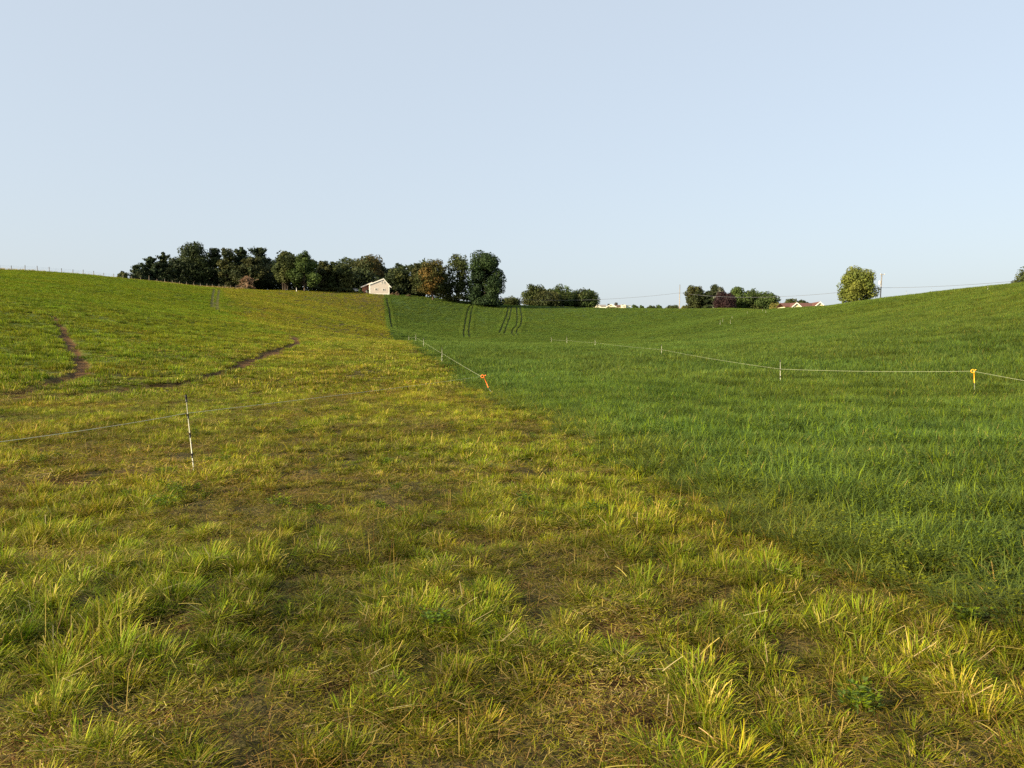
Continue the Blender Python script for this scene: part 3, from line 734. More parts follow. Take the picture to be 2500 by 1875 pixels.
SILV = [(0.130, 0.140, 0.105), (0.105, 0.115, 0.085)]
LONE = [(0.130, 0.150, 0.028), (0.160, 0.170, 0.032), (0.095, 0.120, 0.026)]
YEL = [(0.115, 0.125, 0.024), (0.135, 0.125, 0.028)]
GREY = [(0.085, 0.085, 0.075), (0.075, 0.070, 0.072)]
GW = 'trees of the wood on the left ridge'
TREES = [
 ('broadleaf_tree','small bushy tree at the far left end of the wood',287,317,661,300,'round',OLV,1,2200,.30,.08,GW,16),
 ('pine_tree','shortest pine, next to the small bushy tree at the wood\'s left end',320,352,648,305,'pine',PINE,2,2600,.34,.05,GW),
 ('pine_tree','broad dark pine left of the spire-topped pine in the wood',346,392,628,310,'pine',PINE,3,4200,.36,.04,GW),
 ('pine_tree','spire-topped pine left of the tallest tree of the wood',384,420,616,312,'pine',PINE,4,3800,.36,.04,GW),
 ('broadleaf_tree','dark tree filling the gap between spire-topped pine and the tallest tree',412,446,628,320,'round',DK,5,3200,.36,.06,GW),
 ('broadleaf_tree','tallest and broadest dark tree of the wood, with a lobed top',437,516,584,322,'round',DK,6,9000,.36,.06,GW,44),
 ('broadleaf_tree','narrow dark tree just right of the tallest tree of the wood',508,544,602,326,'round',DK,7,3800,.36,.05,GW),
 ('broadleaf_tree','dark olive tree second to the right of the tallest tree of the wood',534,575,602,322,'round',DKO,8,4200,.36,.05,GW),
 ('pine_tree','dark pine behind the dead brown conifer',568,615,604,328,'pine',PINE,9,5200,.36,.05,GW),
 ('pine_tree','wide dark pine at the right end of the pines',605,668,606,330,'pine',PINE,10,7000,.36,.04,GW),
 ('pine_tree','low olive pine directly above the dead brown conifer',584,646,632,318,'pine',DKO,11,5000,.34,.04,GW),
 ('broadleaf_tree','olive tree on several thin trunks, right of the pines',666,729,612,316,'round',OLV,13,6500,.33,.17,GW,34,4),
 ('broadleaf_tree','bright green pyramidal tree beside the white marker post',711,778,610,314,'round',BRT,14,8000,.33,.10,GW,40,1,.45),
 ('broadleaf_tree','dark narrow tree right of the bright green pyramidal tree',774,808,633,324,'round',DKO,15,3400,.35,.05,GW),
 ('broadleaf_tree','olive brown tree midway between pyramidal tree and house oak',798,834,636,326,'round',OLV,16,3600,.35,.05,GW),
 ('broadleaf_tree','low olive tree touching the left side of the house oak',826,864,640,324,'round',OLV,17,3600,.35,.05,GW),
 ('oak_tree','big spreading oak rising behind the cream house',852,949,618,345,'round',DKO+[(0.085,0.066,0.020)],18,10000,.37,.10,GW,46),
 ('broadleaf_tree','dark olive tree right of the cream house',944,1008,647,336,'round',OLV+DK,19,6000,.36,.04,GW,30),
 ('broadleaf_tree','dark tree left of the orange maple',998,1040,639,334,'round',DKO,20,4000,.36,.05,GW),
 ('maple_tree','maple with orange turning leaves in the ridge wood',1016,1098,629,322,'round',ORG,21,9000,.34,.13,GW,44),
 ('broadleaf_tree','tall airy olive tree between the orange maple and last tall tree',1084,1152,611,328,'round',OLV,22,7500,.34,.07,GW,36,2,0.0,None,.30),
 ('broadleaf_tree','tall dark green tree at the right end of the ridge wood',1140,1228,606,326,'round',[(0.026,0.046,0.017),(0.033,0.056,0.018),(0.022,0.040,0.016)],23,20000,.36,.02,GW,54,1,-.05),
]
GC = 'rounded trees behind the centre of the skyline'
TREES += [
 ('shrub','low grey green bush on the skyline right of the ridge wood',1223,1272,722,352,'shrub',OLV,24,2600,.30,.02,None,16),
 ('broadleaf_tree','rounded tree at the left end of the centre clump',1274,1336,691,372,'round',OLV,25,5600,.36,.03,GC,30),
 ('broadleaf_tree','low dark rounded tree at the front of the centre clump',1304,1370,705,366,'round',DKO,26,5200,.36,.02,GC,30),
 ('broadleaf_tree','highest rounded tree in the middle of the centre clump',1334,1402,693,376,'round',OLV+MID,27,6400,.36,.03,GC,34),
 ('broadleaf_tree','rounded tree at the right end of the centre clump by farm buildings',1392,1460,702,380,'round',OLV+MID,28,6400,.36,.03,GC,34),
 ('broadleaf_tree','left one of three pale distant treetops above the farm roofs',1478,1493,737,620,'round',GREY,29,700,.5,.2,'far treetops over farm',8),
 ('broadleaf_tree','middle one of three pale distant treetops above the farm roofs',1496,1512,736.5,620,'round',GREY,30,800,.5,.2,'far treetops over farm',8),
 ('broadleaf_tree','right one of three pale distant treetops above the farm roofs',1511,1531,739,620,'round',GREY,31,800,.5,.2,'far treetops over farm',8),
 ('shrub','small bush on the skyline just right of the pale farm shed',1540,1560,743,420,'shrub',MID,32,900,.34,0,'skyline bushes',10),
 ('shrub','second small bush right of the pale farm shed',1559,1574,744,420,'shrub',MID,33,800,.34,0,'skyline bushes',10),
 ('shrub','third bush right of the farm shed, wide and low',1578,1602,744.5,420,'shrub',OLV,34,900,.34,0,'skyline bushes',10),
 ('shrub','fourth bush right of the farm shed',1600,1619,743.5,420,'shrub',MID,35,900,.34,0,'skyline bushes',10),
 ('shrub','widest skyline bush, left of the bare utility pole',1620,1660,742,420,'shrub',OLV,36,1600,.34,0,'skyline bushes',12),
 ('shrub','low yellow green bush right beside the utility pole',1661,1680,745.5,400,'shrub',YEL,37,900,.30,0,'skyline bushes',10),
]
GR = 'garden trees right of the utility pole'
TREES += [
 ('broadleaf_tree','dark oval tree nearest the utility pole',1672,1724,692,338,'round',DKO,41,5600,.34,.06,GR,30),
 ('broadleaf_tree','lower dark tree between the two dark oval trees',1706,1744,708,336,'round',DK,42,3600,.34,.06,GR,22),
 ('broadleaf_tree','second dark oval tree, behind the silvery spruce',1726,1768,691,342,'round',DKO,43,4600,.34,.05,GR,26),
 ('spruce_tree','silvery spruce peeping out behind the purple tree',1738,1776,701,334,'spruce',SILV,44,3200,.28,.02,GR),
 ('broadleaf_tree','dark purple dome-shaped tree',1743,1796,709,326,'round',PURP,45,5600,.30,.02,GR,34),
 ('broadleaf_tree','green tree directly right of the purple tree, spiky top',1772,1824,698,336,'round',MID,46,5200,.34,.03,GR,28),
 ('broadleaf_tree','broad green tree in the middle of the garden row',1806,1872,703,334,'round',MID+OLV,47,6400,.34,.03,GR,34),
 ('broadleaf_tree','green tree at the right end of the garden row',1848,1902,710,332,'round',MID,48,5000,.34,.03,GR,28),
 ('shrub','yellow green shrub left of the red roofed house',1876,1916,735,318,'shrub',YEL,49,1800,.26,0,None,14),
 ('broadleaf_tree','left treetop showing above the red roof',1908,1948,726,345,'round',OLV,50,2600,.34,.1,'treetops over red roof',18),
 ('broadleaf_tree','right treetop showing above the red roof',1938,1976,729,345,'round',OLV,51,2400,.34,.1,'treetops over red roof',18),
 ('broadleaf_tree','lone light green tree beside the leaning utility pole',2047,2136,648,205,'round',LONE,52,14000,.22,.10,None,52,1,.22,None,.18),
 ('broadleaf_tree','dark tree cut off by the right edge of the picture',2470,2575,643,150,'round',OLV,53,8000,.17,.1,None,40),
 ('shrub','small shrub beside the dark tree at the right edge',2462,2492,679,148,'shrub',OLV,54,1800,.13,0,None,14),
]
for T in TREES: tree(*T[:8], *T[8:])
# shrubs by the house
tree('shrub','round clipped dark shrub in front of the white garage door',896.5,902.5,706,316.5,'shrub',DK,60,700,.08,.25,nlobe=10,pbase=716)
tree('shrub','green shrub at the left corner of the brick wing',876,888,704,319,'shrub',MID,61,900,.14,0,nlobe=10,pbase=716)
for i,(a,b_,t) in enumerate(((952,966,712),(964,978,711),(990,1004,716))):
    tree('shrub',('reddish weedy shrub touching the right corner of the house','reddish weedy shrub second from the house','weedy shrub farthest right of the house')[i],a,b_,t,321,'shrub',[(0.11,0.07,0.045),(0.075,0.07,0.03)],70+i,700,.16,0,'weedy shrubs right of the house',8,pbase=725)

# dense undergrowth that closes the wood near the ground
def undergrowth():
    rng = np.random.default_rng(5); P = []; C = []
    for (p0, p1, Y, hh, n) in ((330, 1100, 338, 10.0, 20000), (400, 1040, 352, 17.0, 26000), (1290, 1450, 385, 9.0, 4600), (1690, 1890, 348, 7.5, 4600)):
        px = rng.uniform(p0, p1, n); yy = Y + rng.normal(0, 3.0, n); x = (px - CX) / FPX * yy
        top = hh * (0.55 + 0.6 * fnoise(x, x * 0, 9.0, 81, 3)); z = ground(x, yy) + top * rng.random(n) ** 0.8
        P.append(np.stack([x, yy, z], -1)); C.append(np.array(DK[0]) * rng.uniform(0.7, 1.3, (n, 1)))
    P = np.concatenate(P); C = np.concatenate(C)
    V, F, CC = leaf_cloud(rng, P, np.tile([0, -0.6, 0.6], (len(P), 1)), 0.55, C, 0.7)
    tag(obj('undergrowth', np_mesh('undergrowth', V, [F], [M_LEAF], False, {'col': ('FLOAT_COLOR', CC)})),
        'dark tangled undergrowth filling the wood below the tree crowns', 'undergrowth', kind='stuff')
undergrowth()

# dead brown conifer with drooping bare boughs
def dead_conifer():
    rng = np.random.default_rng(12); Y = 309; pc = 604; b = at(pc, 800, Y); z0 = gz(b.x, b.y)
    h = at(pc, 672, Y).z - z0; w = 58 / FPX * Y
    root = tag(empty('dead_conifer', (b.x, b.y, z0)), 'dead conifer with drooping brown bare branches in front of the pines', 'tree')
    tb = MB(); P = []; N_ = []
    tb.tube([(0, 0, -.3), (0.2, 0, h * .5), (0.1, 0, h * .92)], [.2, .14, .05], 7)
    for k in range(46):
        t = rng.uniform(0.12, 0.95); a = rng.uniform(0, 6.28); rc = w * 0.5 * (1 - t * 0.72) * rng.uniform(0.7, 1.15); z = h * t
        m = (math.cos(a) * rc * .6, math.sin(a) * rc * .6, z + rc * .10); e = (math.cos(a) * rc, math.sin(a) * rc, max(0.2, z + rc * rng.uniform(-.45, .25)))
        tb.tube([(0.1, 0, z), m, e], [.07, .05, .02], 4)
        q = rng.random((22, 1)); p = np.array(m) * (1 - q) + np.array(e) * q + rng.normal(0, .22, (22, 3)) - np.array([0, 0, .25]); P.append(p)
    for e in ((1.6, -.5, h * 1.06), (-1.0, -.3, h * 1.0), (w * .52, -.4, h * .72), (-w * .46, -.4, h * .62)):
        tb.tube([(0.1, 0, h * .72), (e[0] * .5, e[1], h * .84 if abs(e[0]) < 2 else h * .6), e], [.09, .07, .03], 5)
    P = np.concatenate(P); P[:, 2] = np.maximum(P[:, 2], .05)
    C = np.array([0.20, 0.125, 0.075]) * rng.uniform(0.6, 1.4, (len(P), 1))
    V, F, CC = leaf_cloud(rng, P, np.tile([0, 0, 1.0], (len(P), 1)), 0.26, C, 1.0)
    obj('crown', np_mesh('crown', V, [F], [M_LEAF], False, {'col': ('FLOAT_COLOR', CC)}), root)
    tb.build('trunk', solid('dead_wood', (0.27, 0.18, 0.12), .9, .3, 3), root, True)
dead_conifer()

# ------------------------------------------------------------------ buildings
M_SIDING = None
def m_siding(nt):
    N, L = nt.nodes, nt.links
    tc = N.new('ShaderNodeTexCoord'); sp = N.new('ShaderNodeSeparateXYZ'); L.new(tc.outputs['Object'], sp.inputs[0])
    mu = N.new('ShaderNodeMath'); mu.operation = 'MULTIPLY'; mu.inputs[1].default_value = 5.0; L.new(sp.outputs[2], mu.inputs[0])
    fr = N.new('ShaderNodeMath'); fr.operation = 'FRACT'; L.new(mu.outputs[0], fr.inputs[0])
    bp = N.new('ShaderNodeBump'); bp.inputs['Strength'].default_value = 0.25; bp.inputs['Distance'].default_value = 0.008; L.new(fr.outputs[0], bp.inputs['Height'])
    p = N.new('ShaderNodeBsdfPrincipled'); p.inputs['Roughness'].default_value = 0.6
    no = N.new('ShaderNodeTexNoise'); no.inputs['Scale'].default_value = 0.8; no.inputs['Detail'].default_value = 6; L.new(tc.outputs['Object'], no.inputs[0])
    rp = N.new('ShaderNodeValToRGB'); rp.color_ramp.elements[0].color = (0.50, 0.44, 0.39, 1); rp.color_ramp.elements[1].color = (0.58, 0.51, 0.45, 1)
    L.new(no.outputs[0], rp.inputs[0]); L.new(rp.outputs[0], p.inputs['Base Color']); L.new(bp.outputs[0], p.inputs['Normal'])
    return p.outputs[0]
def m_brick(nt):
    N, L = nt.nodes, nt.links
    tc = N.new('ShaderNodeTexCoord'); bt = N.new('ShaderNodeTexBrick'); bt.inputs['Scale'].default_value = 4.5
    mp = N.new('ShaderNodeMapping'); mp.inputs['Rotation'].default_value = (R(90), 0, 0)
    L.new(tc.outputs['Object'], mp.inputs[0]); L.new(mp.outputs[0], bt.inputs[0])
    bt.inputs['Color1'].default_value = (0.30, 0.10, 0.065, 1); bt.inputs['Color2'].default_value = (0.23, 0.075, 0.05, 1); bt.inputs['Mortar'].default_value = (0.32, 0.26, 0.22, 1)
    p = N.new('ShaderNodeBsdfPrincipled'); p.inputs['Roughness'].default_value = 0.9; L.new(bt.outputs[0], p.inputs['Base Color'])
    return p.outputs[0]
M_SIDING = mat('pale_siding', m_siding); M_BRICK = mat('red_brick', m_brick)
M_TRIM = solid('white_trim', (0.78, 0.75, 0.68), .5, .04); M_CREAM = solid('cream_wall', (0.66, 0.58, 0.40), .7, .06, 2)
M_ROOFB = solid('brown_shingle', (0.12, 0.075, 0.055), .9, .25, 5); M_ROOFR = solid('red_shingle', (0.105, 0.046, 0.036), .9, .2, 5)
M_ROOFG = solid('grey_shingle', (0.20, 0.18, 0.17), .9, .2, 5); M_ROOFM = solid('pale_metal_roof', (0.62, 0.68, 0.72), .35, .06, 2, 0.3)
M_PANE = solid('window_glass', (0.03, 0.035, 0.04), .08, .2, 1, 0, .6); M_SHED = solid('pale_green_shed', (0.50, 0.55, 0.47), .6, .06, 2)
M_DARK = solid('opening_shade', (0.02, 0.018, 0.015), .9)
def window(parent, x0, x1, z0, z1, y, split=True):
    """window on a wall facing -y at depth y: frame, panes, sill"""
    f = 0.11
    w = MB().box((x0 - f, y - 0.07, z0 - f), (x0, y + 0.02, z1 + f)).box((x1, y - 0.07, z0 - f), (x1 + f, y + 0.02, z1 + f)) \
        .box((x0, y - 0.07, z1), (x1, y + 0.02, z1 + f)).box((x0, y - 0.07, z0 - f), (x1, y + 0.02, z0)).build('window', M_TRIM, parent)
    zm = (z0 + z1) / 2
    if split: MB().box((x0, y - 0.05, zm - 0.03), (x1, y + 0.01, zm + 0.03)).build('glazing_bar', M_TRIM, w)
    for a, b in (((z0, zm - 0.03), (zm + 0.03, z1)) if split else ((z0, z1),)):
        MB().box((x0, y - 0.03, a), (x1, y - 0.01, b)).build('pane', M_PANE, w)
    return w
def gable_roof(name, xl, zl, xp, zp, xr, zr, y0, y1, m, parent, th=0.16):
    """two slopes over a gable: left eave, peak, right eave"""
    return MB().prism([(xl, zl), (xp, zp), (xp, zp + th * 1.25), (xl, zl + th)], 'y', y0, y1).prism([(xp, zp), (xr, zr), (xr, zr + th), (xp, zp + th * 1.25)], 'y', y0, y1).build(name, m, parent)

def cream_house():
    Y = 320.0; s = Y / FPX                       # metres per photograph pixel here
    c = at(927, 718.5, Y); root = tag(empty('cream_house', (c.x, c.y, c.z), R(14)), 'cream sided gabled house with red brick wing on the ridge', 'house')
    W2 = 23.3 * s; hl = 24.2 * s; hr = 22 * s; xp = 9.6 * s; hp = 37.5 * s
    D = 7.0
    MB().prism([(-W2, -1.2), (W2, -1.2), (W2, hr), (xp, hp), (-W2, hl)], 'y', 0, D).build('wall', M_SIDING, root)
    ov = 0.55
    sl = (hp - hl) / (xp + W2); sr = (hp - hr) / (W2 - xp)
    roof = gable_roof('roof', -W2 - ov * .7, hl - sl * ov * .7 + .03, xp, hp + .03, W2 + ov * 1.4, hr - sr * ov * 1.4 + .03, -0.16, D + .3, M_ROOFB, root)
    # rake boards and corner boards
    MB().prism([(-W2 - ov * .7, hl - sl * ov * .7 - .22), (xp, hp - .22), (xp, hp + .22), (-W2 - ov * .7, hl - sl * ov * .7 + .2)], 'y', -0.21, -0.165) \
        .prism([(xp, hp - .22), (W2 + ov * 1.4, hr - sr * ov * 1.4 - .22), (W2 + ov * 1.4, hr - sr * ov * 1.4 + .2), (xp, hp + .22)], 'y', -0.21, -0.165).build('rake_board', M_TRIM, roof)
    MB().box((W2 + .02, -.15, hr - .55), (W2 + ov * 1.3, .3, hr - .35)).build('eave_return', M_TRIM, roof)
    MB().box((-W2 - .03, -.04, -1), (-W2 + .22, .25, hl - .05)).build('corner_board', M_TRIM, root)
    MB().box((W2 - .22, -.04, -1), (W2 + .03, .25, hr - .05)).build('corner_board', M_TRIM, root)
    MB().box((-W2 + .24, -.03, -1), (W2 - .24, 0.05, .30)).build('base_board', M_TRIM, root)
    for a in (5.6, 11.6): window(root, (a - 1.1) * s + .02, (a + 1.1) * s, 26.2 * s, 31.2 * s, 0)
    window(root, -8.2 * s - .42, -8.2 * s + .42, 10.2 * s, 13.8 * s, 0); window(root, 9.6 * s - .42, 9.6 * s + .42, 9.6 * s, 13.0 * s, 0)
    # brick wing set back on the left
    x0 = -W2 - 13 * s - .4; xk = -W2 + 8.5 * s; z0 = 20.5 * s; zk = 31 * s
    wing = MB().prism([(x0, -1.2), (-W2 + 2.8, -1.2), (-W2 + 2.8, zk - 1.0), (xk, zk), (x0, z0)], 'y', D + .01, D + 9).build('brick_wing', M_BRICK, root)
    wr = gable_roof('wing_roof', x0 - .75, z0 - .28, xk, zk + .03, xk + 4.5, z0 + .2, D - .9, D + 9.4, M_ROOFB, wing)
    MB().prism([(x0 - .75, z0 - .46), (xk, zk - .16), (xk, zk + .25), (x0 - .75, z0 - .05)], 'y', D - .96, D - .905).build('rake_board', M_TRIM, wr)
    gd = MB().box((-W2 - 7.2 * s, D - .06, -.6), (-W2 - .3 * s, D + .0, 12.5 * s)).build('garage_door', M_TRIM, wing)
    for k in range(3): MB().box((-W2 - 7.0 * s, D - .075, .2 + k * .5), (-W2 - .5 * s, D - .062, .24 + k * .5)).build('panel_groove', M_ROOFG, gd)
    MB().box((x0 - .05, D - .05, -1), (x0 + .3, D + .3, z0 - .1)).build('sunlit_corner', solid('sunlit_brick', (0.42, 0.20, 0.11), .9, .15, 6), wing)  # corner of the same brick wall, with sunlight put into its orange colour
    chb = MB().box((xp - .5, D * .6, hp - .4), (xp - .1, D * .6 + .5, hp + .35)); return root
cream_house()
def metal_shed():
    Y = 338.0; c = at(927, 706, Y); c.z = gz(c.x, c.y); h = at(925, 677, Y).z - c.z
    root = tag(empty('metal_shed', tuple(c), R(17)), 'shed with pale metal roof behind the cream house', 'shed')
    MB().prism([(-2.6, -1), (2.6, -1), (2.6, h - 1.0), (-2.6, h - .25)], 'y', 0, 5).build('wall', M_ROOFG, root)
    MB().prism([(-2.9, h - .20), (2.9, h - 1.05), (2.9, h - .9), (-2.9, h)], 'y', -.4, 5.3).build('roof', M_ROOFM, root)
    MB().box((-.6, -.05, 0), (.6, 0, 2.1)).build('door', M_TRIM, root)
metal_shed()

def parked_car():
    Y = 330.0; c = at(867, 715, Y); c.z = gz(c.x, c.y)
    root = tag(empty('parked_car', tuple(c), R(25)), 'white car parked under the trees left of the brick wing', 'car')
    mw = solid('white_car_paint', (0.75, 0.74, 0.70), .25, .03); mk = solid('tyre_rubber', (0.02, 0.02, 0.02), .8)
    prof = [(-2.1, .35), (2.1, .35), (2.15, .75), (1.5, .92), (.85, 1.42), (-.8, 1.45), (-1.5, .98), (-2.1, .88)]
    body = MB().prism(prof, 'y', -.85, .85).build('body', mw, root)
    MB().prism([(1.35, .95), (.82, 1.36), (-.75, 1.38), (-1.3, 1.0)], 'y', -.865, -.853).build('side_window', M_PANE, body)
    MB().prism([(1.35, .95), (.82, 1.36), (-.75, 1.38), (-1.3, 1.0)], 'y', .853, .865).build('side_window', M_PANE, body)
    for x in (-1.3, 1.3):
        for y in (-.8, .8):
            w = MB().tube([(x, y - .1, .32), (x, y + .1, .32)], .32, 16).build('wheel', mk, root)
            MB().tube([(x, y - .112, .32), (x, y + .112, .32)], .18, 12).build('rim', M_ROOFG, w)
    for y in (-.6, .6): MB().box((2.1, y - .18, .62), (2.17, y + .18, .76)).build('headlight', M_PANE, root)
parked_car()

def gabled(name, label, cat, px, pyb, Y, W_, hw, hp, D, wallm, roofm, rz=0, gx=0.0, windows=(), porch=None):
    c = at(px, 760, Y); c.z = at(px, pyb, Y).z
    root = tag(empty(name, tuple(c), rz), label, cat)
    MB().prism([(-W_/2, -4), (W_/2, -4), (W_/2, hw), (gx, hp), (-W_/2, hw)], 'y', 0, D).build('wall', wallm, root)
    r_ = gable_roof('roof', -W_/2 - .35, hw - .12, gx, hp + .02, W_/2 + .35, hw - .12, -.35, D + .3, roofm, root)
    MB().prism([(-W_/2 - .35, hw - .30), (gx, hp - .16), (gx, hp + .22), (-W_/2 - .35, hw + .06)], 'y', -.40, -.355) \
        .prism([(gx, hp - .16), (W_/2 + .35, hw - .30), (W_/2 + .35, hw + .06), (gx, hp + .22)], 'y', -.40, -.355).build('rake_board', M_TRIM, r_)
    for w in windows: window(root, *w, 0, False)
    return root
def wing(parent, x0, x1, hw, D0, D1, wallm, roofm, hp):
    w = MB().box((x0, D0, -4), (x1, D1, hw)).build('wing', wallm, parent)
    ym = (D0 + D1) / 2
    MB().prism([(D0 - .4, hw - .1), (ym, hp), (ym, hp + .18), (D0 - .4, hw + .05)], 'x', x0 - .3, x1 + .3) \
        .prism([(ym, hp), (D1 + .4, hw - .1), (D1 + .4, hw + .05), (ym, hp + .18)], 'x', x0 - .3, x1 + .3).build('wing_roof', roofm, w)
    return w
k = 480 / FPX
h1 = gabled('farmhouse', 'cream farmhouse with brown roof and white chimney behind the centre skyline', 'house', 1444, 756, 480, 24 * k, 11 * k, 14.2 * k, 9, M_CREAM, M_ROOFB,
            0, 0, [(-1.9, -1.2, 1.3, 2.3), (.4, .9, 1.2, 2.4), (1.5, 2.0, 1.2, 2.4)])
wg = wing(h1, -37 * k, -12.05 * k, 9.2 * k, 1.0, 7.5, M_CREAM, M_ROOFB, 11.4 * k)
for x in (-31, -25, -19): window(wg, x * k, x * k + 1.1, 1.0, 1.9, 1.0, False)
wing(h1, 12.05 * k, 21 * k, 11.2 * k, .8, 7, M_TRIM, M_ROOFG, 12.4 * k)
MB().box((17.6 * k, 3.4, 10 * k), (18.9 * k, 3.9, 16.6 * k)).build('chimney', M_TRIM, h1)
h2 = gabled('farmhouse', 'low cream farmhouse with open carport gable and grey roof on the skyline', 'house', 1492, 756, 476, 23 * k, 6.8 * k, 12.6 * k, 8, M_CREAM, M_ROOFG)
MB().box((-8 * k, -.03, 4.2 * k), (11 * k, .0, 6.3 * k)).build('carport_shade', M_DARK, h2)  # dark panel on the closed wall, painting the shade inside a carport
wing(h2, -25 * k, -11.6 * k, 8.2 * k, 2, 10, M_TRIM, M_ROOFG, 12.6 * k); wing(h2, 11.6 * k, 25.4 * k, 7.4 * k, 1.5, 8, M_CREAM, M_ROOFB, 11.6 * k)
def flat_shed(label, px0, px1, ptop, Y, m, win, mroof):
    c = at((px0 + px1) / 2, 756, Y); W_ = (px1 - px0) / FPX * Y; h = at(px0, ptop, Y).z - c.z
    root = tag(empty('farm_shed', tuple(c)), label, 'shed', 'farm sheds on the skyline')
    MB().box((-W_/2, 0, -4), (W_/2, 4, h - .15)).build('wall', m, root)
    MB().prism([(-W_/2 - .15, h - .15), (W_/2 + .15, h - .35 if not win else h - .15), (W_/2 + .15, h - .2 if not win else h), (-W_/2 - .15, h)], 'y', -.2, 4.2).build('roof', mroof, root)
    for w in win: window(root, *w, 0, False)
flat_shed('small boxy cream shed with two dark windows beside the farmhouse', 1518, 1528, 744, 470, M_CREAM, [(-.55, -.1, 1.35, 2.05), (.25, .7, 1.35, 2.05)], M_TRIM)
flat_shed('pale green lean-to shed at the right end of the farm buildings', 1528.6, 1539.5, 745, 472, M_SHED, [], M_ROOFG)

def red_roof_house():
    Y = 300.0; s = Y / FPX; c = at(1960, 760, Y); root = tag(empty('red_roof_house', tuple(c), R(0)), 'house with long red shingled roof and cream gable behind the right hill', 'house')
    zr = 20.5 * s; ze = 11.2 * s
    MB().box((-44 * s, 0, -3), (47 * s, 8, ze)).build('wall', M_CREAM, root)
    rf = MB().prism([(-.6, ze - .1), (4, zr), (4, zr + .18), (-.6, ze + .08)], 'x', -47 * s, 34 * s).prism([(4, zr), (8.6, ze - .1), (8.6, ze + .08), (4, zr + .18)], 'x', -47 * s, 34 * s).build('roof', M_ROOFR, root)
    for (gxc, half, pk, wm, gname) in ((33, 15.5, 20.8, M_CREAM, 'gable'), (-23, 13, 19.0, M_CREAM, 'gable')):
        g = MB().prism([((gxc - half) * s, -3), ((gxc + half) * s, -3), ((gxc + half) * s, ze - .4), (gxc * s, pk * s), ((gxc - half) * s, ze - .4)], 'y', -3.2, 3.9).build(gname, wm, root)
        gr = gable_roof('gable_roof', (gxc - half - 2.2) * s, ze - .75, gxc * s, pk * s + .02, (gxc + half + 2.2) * s, ze - .75, -3.6, 4.2, M_ROOFR, g)
        MB().prism([((gxc - half - 2.2) * s, ze - .95), (gxc * s, pk * s - .2), (gxc * s, pk * s + .22), ((gxc - half - 2.2) * s, ze - .57)], 'y', -3.66, -3.605) \
            .prism([(gxc * s, pk * s - .2), ((gxc + half + 2.2) * s, ze - .95), ((gxc + half + 2.2) * s, ze - .57), (gxc * s, pk * s + .22)], 'y', -3.66, -3.605).build('rake_board', M_TRIM, gr)
    window(root, -4 * s, 0, ze - 1.7, ze - .6, 0)
red_roof_house()

# ------------------------------------------------------------------ utility poles and their lines
M_POLE = solid('weathered_pole', (0.30, 0.26, 0.22), .9, .2, 4); M_WIRE = solid('dark_cable', (0.10, 0.10, 0.11), .6)
def utility_pole(label, px, ptop, Y, pxb, pyb, arm=False):
    top = at(px, ptop, Y); bx = at(pxb, pyb, Y).x; z0 = gz(bx, Y)
    root = tag(empty('utility_pole', (bx, Y, z0)), label, 'pole', 'utility poles')
    dx = top.x - bx; h = top.z - z0; ex = dx * h / max(h - (at(pxb, pyb, Y).z - z0), 1)
    rr = 0.17 if Y > 250 else 0.15
    MB().tube([(0, 0, -.5), (dx * .5, 0, h * .5), (dx, 0, h)], [rr * 1.1, rr * .95, rr * .75], 10).build('pole', M_POLE, root, True)
    for f in (.62, .70, .93): MB().tube([(dx * f, -rr - .02, h * f), (dx * f, -rr - .2, h * f)], .05, 6).build('insulator', M_WIRE, root)
    if arm:
        MB().box((dx - .5, -.2, h - .35), (dx + .75, -.09, h - .22)).build('crossarm', M_POLE, root)
        for q in (-.4, .62): MB().tube([(dx + q, -.15, h - .22), (dx + q, -.15, h - .02)], .05, 8).build('insulator', M_TRIM, root)
        MB().tube([(dx * .78 - .45, -.05, h * .70), (dx * .78 - .45, -.05, h * .80)], .2, 12).build('transformer', M_TRIM, root)
    return root
utility_pole('bare utility pole on the centre skyline left of the garden trees', 1660, 695, 345, 1658.5, 753)
utility_pole('slightly leaning utility pole with crossarm at the lone tree', 2153, 668, 212, 2148, 731, True)
utility_pole('utility pole mostly hidden behind the tall dark tree', 1188, 700, 352, 1188, 740)
def cable(label, pts, sag, rad):
    P = []
    for (a, b), sg in zip(zip(pts[:-1], pts[1:]), sag):
        for i in range(17):
            t = i / 16
            if i == 0 and P: continue
            p = a.lerp(b, t); p.z -= sg * 4 * t * (1 - t); P.append(p)
    o = MB().tube(P, rad, 5).build('power_line', M_WIRE); return tag(o, label, 'cable', 'overhead power lines')
pA = at(1188, 726, 351.6); pB = at(1659.4, 715, 344.6); pC = at(2149.6, 702.5, 211.7); pD = at(2560, 679, 150)
cable('sagging power line between the wood and the bare utility pole', [pA, pB], [2.1], 0.05)
cable('sagging power line from the bare pole to the leaning pole', [pB, pC], [2.2], 0.045)
cable('power line from the leaning pole to the right edge', [pC, pD], [0.45], 0.035)

